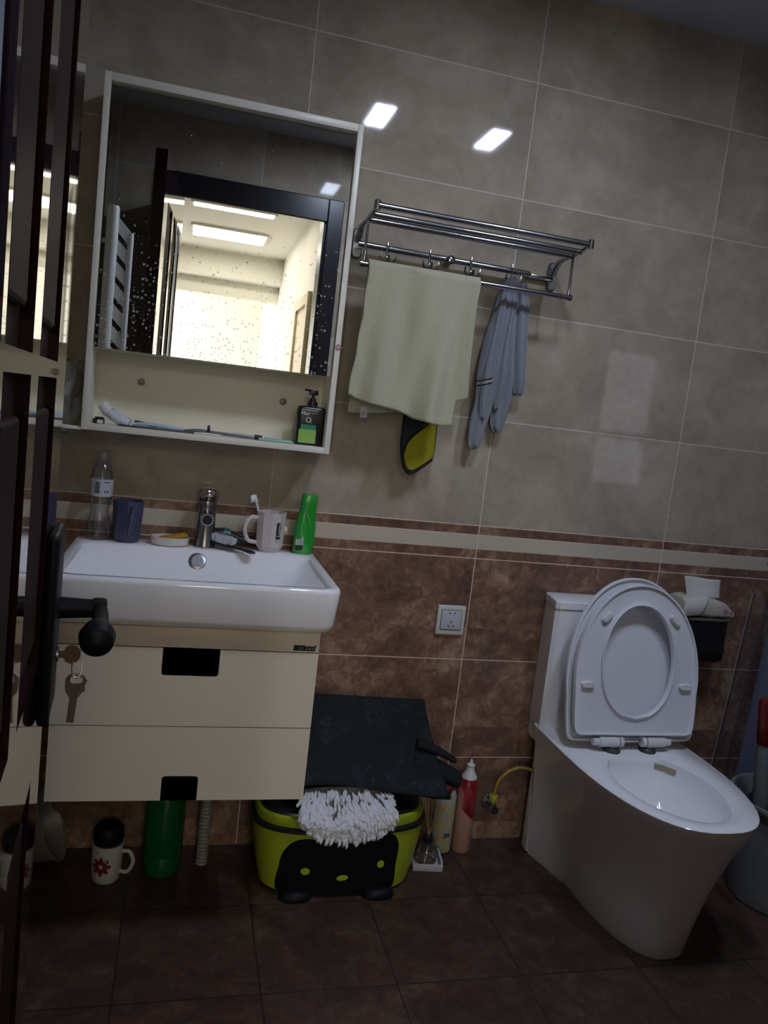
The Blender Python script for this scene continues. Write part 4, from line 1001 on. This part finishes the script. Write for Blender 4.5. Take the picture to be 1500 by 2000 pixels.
for s_ in (-1, 1):
    bm = B(); tube(bm, [(TX + s_ * .030, -.272, .4335), (TX + s_ * .100, -.272, .4335)], .0140, 24); tube(bm, [(TX + s_ * .100, -.272, .4335), (TX + s_ * .118, -.272, .4335)], .0100, 18)
    box(bm, TX + s_ * .0565 - .0565 * 0 - .010, TX + s_ * .0565 + .010, -.2795, -.2600, .417, .431, .003); hg = obj('hinge', bm, M_plasticw, to)
    bm = B(); tube(bm, [(TX + s_ * .0405, -.272, .4335), (TX + s_ * .0425, -.272, .4335)], .0142, 24); obj('hinge_gap', bm, M_blackp, hg)
    bm = B(); lathe(bm, TX + s_ * .055, -.268, [(.024, .4060), (.024, .4105), (.019, .4165), (.010, .418)], 28); obj('hinge_foot', bm, plain('hinge_foot_grey', (.12, .12, .125), .25, metal=.6), hg)
bm = B(); tube(bm, [(TX - .03, -.268, .4335), (TX + .03, -.268, .4335)], .004, 12); obj('hinge_pin', bm, M_chrome, to)

# ------------------------------------------------------------------ roll holder and tissues
ph = thing('paper_holder', 'black box paper holder on the brown wall right of the toilet', 'paper holder', (.73, 0, .61))
bm = B(); loft(bm, [rrect(.664, .800, -.100, -.001, z, .012) for z in (.640, .738)]); bm2 = None
tube(bm, [(.667, -.055, .645), (.797, -.055, .645)], .045, 24); obj('cover', bm, M_blackp, ph)
bm = B(); box(bm, .660, .804, -.104, -.001, .7385, .7455, .002); obj('shelf_top', bm, plain('dark_grey_gloss', (.09, .095, .09), .25), ph)
def floral():
    m, nt, b, out = mat('floral_pack'); N = NT(nt); setc(b, (.5, .5, .42), .4)
    tc = nt.nodes.new('ShaderNodeTexCoord'); P = tc.outputs['Object']; x, y, z = N.xyz(P)
    vo = nt.nodes.new('ShaderNodeTexVoronoi'); vo.inputs['Scale'].default_value = 38; nt.links.new(P, vo.inputs['Vector'])
    spot = N.m('MULTIPLY', N.m('LESS_THAN', vo.outputs['Distance'], .42), N.m('GREATER_THAN', x, .035))
    c = N.mix(spot, (.52, .52, .42), (.26, .07, .08)); c = N.mix(N.m('MULTIPLY', N.noise(P, 50, 3), N.m('GREATER_THAN', x, .02)), c, (.5, .38, .42))
    nt.links.new(c, b.inputs['Base Color']); return m
tp = thing('tissue_pack', 'white floral tissue pack lying on the black paper holder', 'tissues', (.735, -.055, .746))
bm = B(); rs = []
for k in range(18):
    u = k / 17; x = .636 + .186 * u; hh = .0265 + .004 * math.sin(u * 5) - (.012 * max(0, u - .8) / .2) ; r = []
    for q in sup(0, 0, 0, .043, hh, 5, 28): r.append((x, -.052 + q[0] * (1 - .15 * max(0, u - .8) / .2) + .001 * math.sin(q[1] * 200 + u * 20), .746 + .001 + hh + q[1] + .0015 * math.sin(q[0] * 150 + u * 17)))
    rs.append(r)
loft(bm, rs); obj('pack', bm, floral(), tp)
bm = B(); sheet(bm, lambda u, v: (.668 + .118 * u - .012 * v * (1 - u), -.060 + .006 * math.sin(u * 7) + .01 * v, .800 + .062 * v - .006 * u * v), 16, 8)
ts = obj('tissue', bm, plain('tissue_paper', (.60, .61, .57), .9), tp); solidify(ts, .0008)
bm = B(); sheet(bm, lambda u, v: (.640 + .075 * u - .02 * v, -.098 - .008 * math.sin(v * 3), .802 - .030 * u * 0 - .058 * v + .012 * u), 14, 10)
ts = obj('tissue', bm, bpy.data.materials['tissue_paper'], tp); solidify(ts, .0008)

# ================================================================== SHOWER CURTAIN, BUCKET AT THE RIGHT
cur = thing('shower_curtain', 'bluish translucent plastic curtain hanging at the right edge', 'curtain', (1.0, -.12, .2))
bm = B()
def cur_f(u, v):
    z = .92 - .72 * v
    x0 = .915 + .0 * v - .02 * v; x1 = 1.35
    x = x0 + (x1 - x0) * u
    return (x, -.13 + .020 * math.sin(u * 34 + v * .6) * (.5 + .5 * v), z)
sheet(bm, cur_f, 80, 20)
o = obj('curtain_sheet', bm, clear('blue_film', (.70, .78, .92), .05, .25, .62, (.26, .33, .50)), cur)
bm = B(); sheet(bm, lambda u, v: (.855 + .05 * (1 - v) + .085 * u, -.055 + .006 * math.sin(u * 9), .82 - .66 * v), 12, 14)
obj('curtain_edge', bm, clear('clear_film', (.90, .92, .96), .03, .15, .03, (.4, .45, .55)), cur)
bm = B(); tube(bm, [(.902, -.055, .82), (.878, -.055, .50), (.852, -.055, .16)], .0012, 8); obj('curtain_hem', bm, plain('hem_grey', (.30, .31, .34), .6), cur)
bm = B(); tube(bm, [(.90, -.10, .925), (1.5, -.10, .925)], .006, 10); obj('curtain_rod', bm, M_silverb, cur)
BC = (.905, -.335)
bk = thing('bucket', 'white ribbed plastic bucket partly hidden behind the toilet', 'bucket', (BC[0], BC[1], 0))
prof = [(.118, .001), (.122, .004)] + [(.122 + .026 * z / .29 + (.0015 if i % 2 else 0), z) for i, z in enumerate([.02 + .012 * k for k in range(22)])] + [(.150, .285), (.157, .288), (.157, .297), (.147, .297), (.143, .28), (.118, .02), (.02, .018)]
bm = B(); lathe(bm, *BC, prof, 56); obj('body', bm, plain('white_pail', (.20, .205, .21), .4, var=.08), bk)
bm = B(); tube(bm, bez([(BC[0] - .155, BC[1], .28), (BC[0] - .12, BC[1] - .12, .285), (BC[0], BC[1] - .165, .275), (BC[0] + .12, BC[1] - .12, .285), (BC[0] + .155, BC[1], .28)], 6), .003, 8); obj('bail', bm, M_silverb, bk)
cl_ = B(); rs = []
for i in range(10):
    v = i / 9; r = []
    for k in range(36):
        a = 2 * PI * k / 36; rr2 = (.115 * math.cos(v * PI / 2 * .98) + .01) * (1 + .08 * math.sin(4 * a + 5 * v) + .05 * math.sin(9 * a))
        r.append((BC[0] + rr2 * math.cos(a), BC[1] + rr2 * math.sin(a), .20 + .13 * math.sin(v * PI / 2)))
    rs.append(r)
loft(cl_, rs); tag(obj('cleaning_rag', cl_, plain('dark_green_cloth', (.012, .035, .030), .8, var=.3), loc=(BC[0], BC[1], .2)), 'dark green cloth heaped in the white bucket', 'cloth')
q0, q1 = Vector((.838, -.335, .030)), Vector((.768, -.335, .588)); qd = (q1 - q0).normalized()
sp_ = thing('spray_bottle', 'tall bottle with a red cap leaning in the bucket at the frame edge', 'bottle', tuple(q0))
bm = B(); tube(bm, [q0, q0 + qd * .006, q0 + qd * .40, q0 + qd * .425, q0 + qd * .432], [.018, .0205, .0205, .016, .014], 24); obj('body', bm, plain('grey_bottle', (.16, .19, .19), .35), sp_)
bm = B(); tube(bm, [q0 + qd * .4325, q0 + qd * .436, q1 - qd * .008, q1], [.018, .020, .020, .015], 24); obj('cap', bm, M_red, sp_)

# ================================================================== FLOOR: TUB, MOP, MAT, BOTTLES
tub = thing('storage_tub', 'lime green tub with black face panel and yellow-green dots', 'tub', (-.355, -.17, 0))
TC = (-.352, -.155)
def tubr(z, a, b_): return sup(TC[0], TC[1], z, a, b_, 2.7, 128)
bm = B(); loft(bm, [tubr(.006, .190, .098), tubr(.012, .200, .104), tubr(.06, .212, .108), tubr(.13, .223, .113), tubr(.176, .228, .115)]); obj('body', bm, M_lime, tub)
bm = B(); loft(bm, [tubr(.1765, .229, .116), tubr(.178, .233, .119), tubr(.187, .233, .119), tubr(.189, .229, .116)]); obj('black_band', bm, M_blackp, tub)
bm = B(); loft(bm, [tubr(.1895, .222, .110), tubr(.197, .225, .112), tubr(.213, .224, .111), tubr(.215, .220, .108)]); obj('upper_rim', bm, M_lime, tub)
bm = B(); loft(bm, [tubr(.2155, .214, .102), tubr(.222, .212, .100), tubr(.224, .18, .08)]); obj('lid', bm, M_blackp, tub)
def tub_y(x, z, o_=0.0):
    T_ = [(.006, .190, .098), (.012, .200, .104), (.06, .212, .108), (.13, .223, .113), (.176, .228, .115), (.3, .228, .115)]
    z = max(z, .0061)
    for q in range(5):
        if T_[q][0] <= z <= T_[q + 1][0]:
            f = (z - T_[q][0]) / (T_[q + 1][0] - T_[q][0]); a = T_[q][1] + f * (T_[q + 1][1] - T_[q][1]); b_ = T_[q][2] + f * (T_[q + 1][2] - T_[q][2])
    t = min(.999, abs((x - TC[0]) / a)); return TC[1] - b_ * (1 - t ** 2.7) ** (1 / 2.7) - o_
def tubpatch(name, outline, o0, o1, m, parent):
    """outline x,z (convex-ish) projected on the tub front"""
    bm = B(); cx_ = sum(p[0] for p in outline) / len(outline); cz_ = sum(p[1] for p in outline) / len(outline)
    prev = None; first = None; K = 7
    ringsv = []
    for k in range(K + 1):
        s_ = k / K
        if k == 0: ringsv.append([bm.verts.new((cx_, tub_y(cx_, cz_, o1), cz_))]); continue
        ringsv.append([bm.verts.new((cx_ + (x - cx_) * s_, tub_y(cx_ + (x - cx_) * s_, cz_ + (z - cz_) * s_, o1), cz_ + (z - cz_) * s_)) for x, z in outline])
    n = len(outline)
    for i in range(n): bm.faces.new((ringsv[0][0], ringsv[1][i], ringsv[1][(i + 1) % n]))
    for k in range(1, K): skin(bm, ringsv[k], ringsv[k + 1])
    base = [bm.verts.new((x, tub_y(x, z, o0), z)) for x, z in outline]; skin(bm, ringsv[-1], base)
    return obj(name, bm, m, parent)
def smooth_outline(p, n=6):
    q = [Vector((a, 0, b_)) for a, b_ in p]; o = []
    N0 = len(q)
    for i in range(N0):
        p0, p1, p2, p3 = q[i - 1], q[i], q[(i + 1) % N0], q[(i + 2) % N0]
        for k in range(n):
            t = k / n; v = .5 * ((2 * p1) + (-p0 + p2) * t + (2 * p0 - 5 * p1 + 4 * p2 - p3) * t * t + (-p0 + 3 * p1 - 3 * p2 + p3) * t ** 3); o.append((v.x, v.z))
    return o
face = smooth_outline([(-.512, .012), (-.514, .085), (-.506, .128), (-.478, .160), (-.430, .166), (-.370, .155), (-.310, .158), (-.262, .176), (-.228, .172), (-.210, .142), (-.210, .085), (-.214, .012), (-.29, .010), (-.43, .010)])
fp = tubpatch('face_panel', face, -.003, .0032, M_matb, tub)
for (ex, ez, ea, eb, rot) in ((-.449, .078, .0115, .0095, 0), (-.254, .092, .0095, .0105, .3), (-.352, .059, .0150, .0078, .1)):
    ou = [(ex + ea * math.cos(a) * math.cos(rot) - eb * math.sin(a) * math.sin(rot), ez + ea * math.cos(a) * math.sin(rot) + eb * math.sin(a) * math.cos(rot)) for a in [2 * PI * k / 24 for k in range(24)]]
    tubpatch('dot', ou, .0030, .0044, plain('lime_dot', (.42, .52, .03), .4), fp)
for fx_ in (-.466, -.250):
    bm = B(); lathe(bm, fx_, tub_y(fx_, .02) - .006, [(.038, .0005), (.043, .005), (.041, .014), (.030, .022), (.01, .025)], 28, sy=.55); obj('foot', bm, M_matb, tub)

# black patterned mat folded on the tub, leaning on the wall
def matm():
    m, nt, b, out = mat('mat_black'); N = NT(nt); setc(b, (.012, .014, .016), .85, spec=.2)
    tc = nt.nodes.new('ShaderNodeTexCoord'); P = tc.outputs['Object']
    vo = nt.nodes.new('ShaderNodeTexVoronoi'); vo.feature = 'DISTANCE_TO_EDGE'; vo.inputs['Scale'].default_value = 85; nt.links.new(P, vo.inputs['Vector'])
    leaf = N.m('MULTIPLY', N.ramp(N.noise(P, 13, 3, .6, .6), [(.53, 0.0), (.60, 1.0)]), N.m('LESS_THAN', vo.outputs['Distance'], .09))
    c = N.mix(N.m('MULTIPLY', leaf, .55), (.012, .015, .018), (.035, .048, .055)); nt.links.new(c, b.inputs['Base Color'])
    return m
MM = matm()
bm = B()
def mat_f(u, v):
    # u 0 left..1 right, v 0 top..1 bottom
    x = -.503 + (.503 - .132) * u + .045 * v * max(0, u - .5) * 2
    z = .478 - .012 * u - .183 * v + .010 * math.sin(u * 5) * v - .006 * u * v
    y = -.085 - .165 * v ** 1.3 - .008 * math.sin(v * 5 + u * 2) + .03 * max(0, v - .85) * 0
    return (x, y, z)
sheet(bm, mat_f, 40, 26)
def mat_b(u, v):
    x = -.503 + (.503 - .132) * u + .05 * v * u; z = .478 - .012 * u - .183 * v
    y = -.085 + .035 * math.sin(min(1, v * 2) * PI / 2) - .055 * max(0, v - .5)
    return (x, y, z)
sheet(bm, mat_b, 20, 14)
bmesh.ops.remove_doubles(bm, verts=bm.verts[:], dist=.0005)
mt = obj('black_mat', bm, MM, loc=(-.35, -.12, .24), angle=180); solidify(mt, .006)
tag(mt, 'folded black mat with leaf pattern leaning on the wall over the tub', 'mat')
for (pts, rr3) in (([(-.16, -.15, .372), (-.10, -.155, .352), (-.045, -.160, .325)], [.022, .019, .012]), ([(-.17, -.155, .325), (-.09, -.165, .298), (-.035, -.170, .275)], [.038, .042, .034]), ([(-.19, -.19, .262), (-.11, -.195, .250), (-.062, -.197, .240)], [.020, .022, .012])):
    bm = B(); tube(bm, bez(pts, 6), [rr3[0] + (rr3[1] - rr3[0]) * min(1, k / 6) + (rr3[2] - rr3[1]) * max(0, (k - 6) / 6) for k in range(13)], 20, flat=.6); obj('rolled_fold', bm, MM, mt)
bm = B(); tube(bm, bez([(-.13, -.135, .235), (-.07, -.14, .225), (-.035, -.14, .222)], 5), .004, 8); obj('red_edge', bm, plain('dull_red', (.10, .012, .012), .6), mt)

# white chenille mop head
mp = thing('mop_head', 'white chenille mop head lying on the front of the green tub', 'mop', (-.37, -.26, .22))
def mopsurf(u, v):
    x = -.362 + (-.118 + .236 * u); e = math.sqrt(max(0, 1 - (2 * u - 1) ** 2))
    z = .264 + .016 * (1 - v) * e - (.070 * e + .006) * v ** 1.4
    y = -.222 - .078 * math.sin(v * PI * .60)
    return Vector((x, y, z))
bm = B(); sheet(bm, lambda u, v: tuple(mopsurf(u, v) + Vector((0, .012, -.004))), 24, 10); sheet(bm, lambda u, v: tuple(mopsurf(u, v * .9) + Vector((0, .03, -.012))), 24, 10); obj('backing', bm, plain('mop_backing', (.34, .33, .31), .9), mp)
bm = B()
for k in range(620):
    u = random.random(); v = random.random() ** .7
    p = mopsurf(u, v); n_ = Vector((random.uniform(-.3, .3), -1, random.uniform(-.1, .6))).normalized()
    dn = (mopsurf(u, min(1, v + .08)) - p).normalized() if v < .95 else Vector((0, -.2, -1))
    dn = (dn + Vector(((u - .5) * .9 + random.uniform(-.18, .18), 0, random.uniform(-.15, .05)))).normalized()
    L = random.uniform(.018, .028); p = p + n_ * random.uniform(.001, .006)
    tube(bm, [p, p + n_ * .006 + dn * L * .35, p + n_ * .006 + dn * L * .7, p + dn * L], [.0026, .0042, .0042, .0022], 7)
obj('chenille', bm, plain('chenille_white', (.66, .68, .74), .95, var=.12, scale=60), mp)

# spray cans
def petal_mat():
    m, nt, b, out = mat('can_flower_print'); N = NT(nt); setc(b, (.4, .4, .35), .35)
    tc = nt.nodes.new('ShaderNodeTexCoord'); P = tc.outputs['Object']; x, y, z = N.xyz(P)
    n1 = N.noise(P, 42, 4, .6, 1.5)
    fl = N.ramp(n1, [(.46, 0.0), (.56, 1.0)]); c = N.mix(N.m('MULTIPLY', fl, N.m('LESS_THAN', z, .150)), (.34, .37, .33), (.46, .33, .12))
    c = N.mix(N.ramp(N.noise(P, 80, 3), [(.60, 0.0), (.66, .8)]), c, (.20, .11, .06))
    blue = N.m('MULTIPLY', N.m('MULTIPLY', N.m('GREATER_THAN', x, -.004), N.m('LESS_THAN', x, .016)), N.m('MULTIPLY', N.m('GREATER_THAN', z, .050), N.m('LESS_THAN', z, .064)))
    c = N.mix(blue, c, (.07, .09, .17)); nt.links.new(c, b.inputs['Base Color']); return m
bx, by = -.012, -.047
ca = thing('aerosol_can', 'floral printed spray can with dark red cap beside the tub', 'can', (bx, by, 0), 'spray bottles on the floor')
bm = B(); lathe(bm, bx, by, [(.028, .0006), (.031, .004), (.031, .165), (.028, .178), (.020, .186)], 32); obj('body', bm, petal_mat(), ca)
bm = B(); lathe(bm, bx, by, [(.0205, .1865), (.022, .188), (.021, .222), (.017, .228)], 24); obj('cap', bm, plain('dark_red_cap', (.16, .015, .018), .4), ca)
def drape_mat():
    m, nt, b, out = mat('can_red_print'); N = NT(nt); setc(b, (.4, .2, .15), .3)
    tc = nt.nodes.new('ShaderNodeTexCoord'); P = tc.outputs['Object']; x, y, z = N.xyz(P)
    edge = N.m('ADD', .118, N.m('MULTIPLY', x, -.9))
    red = N.m('GREATER_THAN', z, edge)
    sw = N.ramp(N.noise(N.comb(N.m('MULTIPLY', x, 26.0), 0.0, N.m('MULTIPLY', N.m('ADD', z, N.m('MULTIPLY', x, 1.2)), 12.0)), 1.0, 2, .5, .6), [(.45, (.20, .008, .014)), (.60, (.36, .05, .06)), (.68, (.50, .25, .24))])
    c = N.mix(red, (.48, .27, .185), sw); nt.links.new(c, b.inputs['Base Color']); return m
bx, by = .050, -.052
ca = thing('aerosol_can', 'red and peach spray bottle with white nozzle, nearest the toilet', 'can', (bx, by, 0), 'spray bottles on the floor')
bm = B(); lathe(bm, bx, by, [(.0265, .0006), (.0285, .004), (.0285, .205), (.026, .218), (.022, .2225)], 32); obj('body', bm, drape_mat(), ca)
bm = B(); lathe(bm, bx, by, [(.0225, .223), (.0225, .228), (.012, .245), (.010, .258), (.0115, .259), (.0115, .263), (.005, .265), (.0035, .276), (.002, .278)], 24); obj('nozzle', bm, M_plasticw, ca)
# reed diffuser in a white foam tray
rd = thing('reed_diffuser', 'small glass reed diffuser with black collar and thin sticks', 'diffuser', (-.085, -.115, .012))
bm = B(); lathe(bm, -.078, -.118, [(.026, .0085), (.030, .012), (.029, .045), (.018, .062), (.012, .066)], 28); obj('bottle', bm, clear('smoky_glass', (.80, .78, .74), .07, .04, .12, (.4, .38, .34)), rd)
bm = B(); lathe(bm, -.078, -.118, [(.0135, .0665), (.0145, .068), (.0145, .082), (.012, .083)], 24); obj('collar', bm, M_blackp, rd)
for (dx, dy, L) in ((-.018, .02, .12), (-.006, .03, .13), (.010, .012, .16), (.030, .004, .14), (.052, 0, .13)):
    bm = B(); b0 = Vector((-.078, -.118, .080)); tube(bm, [b0, b0 + Vector((dx, dy, L)).normalized() * L * .9], .0010, 6); obj('reed', bm, plain('reed_wood', (.42, .32, .22), .7), rd)
bm = B()
def traybox(*a): v = box(bm, *a); return v
box(bm, -.116, -.040, -.156, -.080, .0006, .008); box(bm, -.120, -.036, -.162, -.156, .0006, .020, .001); box(bm, -.042, -.036, -.156, -.085, .0006, .028, .001); box(bm, -.120, -.114, -.156, -.085, .0006, .016, .001)
bmesh.ops.rotate(bm, cent=(-.078, -.12, 0), matrix=Matrix.Rotation(math.radians(-8), 3, 'Z'), verts=bm.verts[:])
tag(obj('foam_tray', bm, plain('white_foam', (.48, .48, .50), .8), loc=(-.078, -.12, 0)), 'white foam packaging corner under the reed diffuser', 'tray')
# yellow hose with valve
hs = thing('supply_hose', 'yellow water hose arching from the wall valve to the toilet', 'hose', (.14, -.03, .15))
bm = B(); tube(bm, bez([(.142, -.036, .158), (.150, -.040, .205), (.178, -.045, .238), (.212, -.048, .250), (.245, -.050, .243), (.262, -.050, .225)], 7), .0050, 14); obj('hose', bm, plain('yellow_hose', (.34, .24, .04), .45, var=.15, scale=80), hs)
bm = B(); lathe(bm, .142, -.036, [(.0125, .138), (.0135, .140), (.0135, .158), (.012, .160)], 8); obj('connector', bm, plain('yellow_connector', (.38, .36, .05), .4), hs)
av = thing('angle_valve', 'small chrome angle valve below the yellow hose connector', 'valve', (.142, 0, .12))
bm = B(); tube(bm, [(.142, -.001, .122), (.142, -.005, .122), (.142, -.008, .122)], [.022, .020, .010], 24); tube(bm, [(.142, -.006, .122), (.142, -.040, .122)], .009, 16); tube(bm, [(.142, -.036, .113), (.142, -.036, .1375)], .0095, 16); obj('body', bm, M_silverb, av)
bm = B(); tube(bm, [(.142, -.040, .122), (.142, -.058, .120)], [.011, .013], 10); obj('knob', bm, M_chrome, av)

# ================================================================== UNDER THE VANITY
cx, cy = -.933, -.140
fm = thing('flower_mug', 'white mug with dark red flower print on the floor under the vanity', 'mug', (cx, cy, 0))
bm = B(); lathe(bm, cx, cy, [(.030, .0006), (.035, .006), (.0375, .05), (.0385, .100), (.0360, .100), (.035, .05), (.033, .008), (.002, .007)], 36); obj('body', bm, plain('mug_china', (.56, .55, .52), .25), fm)
bm = B(); tube(bm, bez([(cx + .034, cy - .012, .080), (cx + .054, cy - .018, .080), (cx + .064, cy - .020, .055), (cx + .052, cy - .018, .028), (cx + .033, cy - .012, .026)], 6), .005, 12); obj('handle', bm, bpy.data.materials['mug_china'], fm)
M_pet = plain('petal_red', (.15, .022, .035), .4)
bm = B()
def onmug(a, z, r=.0382): return (cx + r * math.cos(a), cy + r * math.sin(a), z)
ac = math.radians(-108)
for k in range(8):
    th = 2 * PI * k / 8; pts = []
    for q in range(10):
        b_ = 2 * PI * q / 10; lr = .015 + .0105 * math.cos(b_); lt = .0058 * math.sin(b_)
        du_, dz_ = lr * math.cos(th) - lt * math.sin(th), lr * math.sin(th) + lt * math.cos(th)
        pts.append(bm.verts.new(onmug(ac + du_ / .038, .052 + dz_)))
    bm.faces.new(pts)
pts = [bm.verts.new(onmug(ac - .3 + .004 * math.cos(b_) / .038, .088 + .004 * math.sin(b_))) for b_ in [2 * PI * q / 8 for q in range(8)]]; bm.faces.new(pts)
obj('flower_print', bm, M_pet, fm, smooth=False)
bm = B(); lathe(bm, cx, cy, [(.030, .1005), (.036, .1035), (.0375, .118), (.036, .135), (.025, .146)], 28); tag(obj('black_bowl', bm, M_matb, loc=(cx, cy, .1)), 'small round black bowl upturned on the flower mug', 'bowl')
cx, cy = -.800, -.115
gp = thing('green_bottle', 'large green plastic bottle on the floor under the vanity', 'bottle', (cx, cy, 0))
bm = B(); lathe(bm, cx, cy, [(.030, .001), (.044, .006), (.048, .018), (.050, .05), (.047, .058), (.050, .066), (.0505, .19), (.047, .215), (.030, .25), (.015, .27), (.014, .285)], 36); obj('body', bm, plain('green_pet', (.004, .10, .030), .15, var=.2, scale=25), gp)
bm = B(); lathe(bm, cx, cy, [(.0165, .2855), (.0165, .302), (.015, .304)], 20); obj('cap', bm, M_plasticw, gp)
cx, cy = -.696, -.085
bm = B(); pr2 = []
for k in range(70): pr2.append((.0135 if k % 2 else .0165, .001 + k * .0052))
lathe(bm, cx, cy, pr2, 20); tag(obj('drain_pipe', bm, plain('drain_grey', (.26, .25, .24), .5), loc=(cx, cy, 0)), 'grey corrugated drain pipe under the vanity', 'pipe')
pb2 = thing('plastic_basin', 'pale plastic basin propped on its side under the vanity, left', 'basin', (-1.10, -.10, 0))
bm = B(); lathe(bm, 0, 0, [(.07, 0), (.078, .004), (.092, .06), (.096, .062), (.096, .066), (.088, .062), (.074, .008), (.01, .006)], 44); xform(bm, Matrix.Translation((-1.135, -.085, .097)) @ Matrix.Rotation(math.radians(68), 4, 'Y')); obj('shell', bm, plain('cloudy_plastic', (.24, .24, .21), .4), pb2)

# towel radiator seen in the mirror, on the left wall by the door
ra = thing('towel_radiator', 'white ladder towel radiator by the left wall, seen in the mirror', 'radiator', (-1.12, -1.03, 0.9))
bm = B(); lathe(bm, -1.121, -1.03, [(.018, .90), (.020, .905), (.020, 1.805), (.017, 1.815)], 20); obj('collector', bm, M_radw, ra)
bm = B(); lathe(bm, -1.062, -1.045, [(.009, .90), (.010, .905), (.010, 1.730), (.008, 1.738)], 20); obj('collector', bm, M_radw, ra)
for k in range(12):
    z = 1.765 - k * .070; bm = B(); loft(bm, [[(x_, y_ - .006, z_ - .024), (x_, y_ + .006, z_ - .024), (x_, y_ + .006, z_ + .024), (x_, y_ - .006, z_ + .024)] for x_, y_, z_ in ((-1.110, -1.032, z), (-1.062, -1.045, z - .048))]); obj('bar', bm, M_radw, ra, smooth=False)
for z in (1.05, 1.7):
    bm = B(); tube(bm, [(-1.135, -1.03, z), (XL + .001, -1.03, z)], .008, 10); obj('wall_mount', bm, M_radw, ra)

for o in bpy.data.objects:
    if '_o' in o: del o['_o']
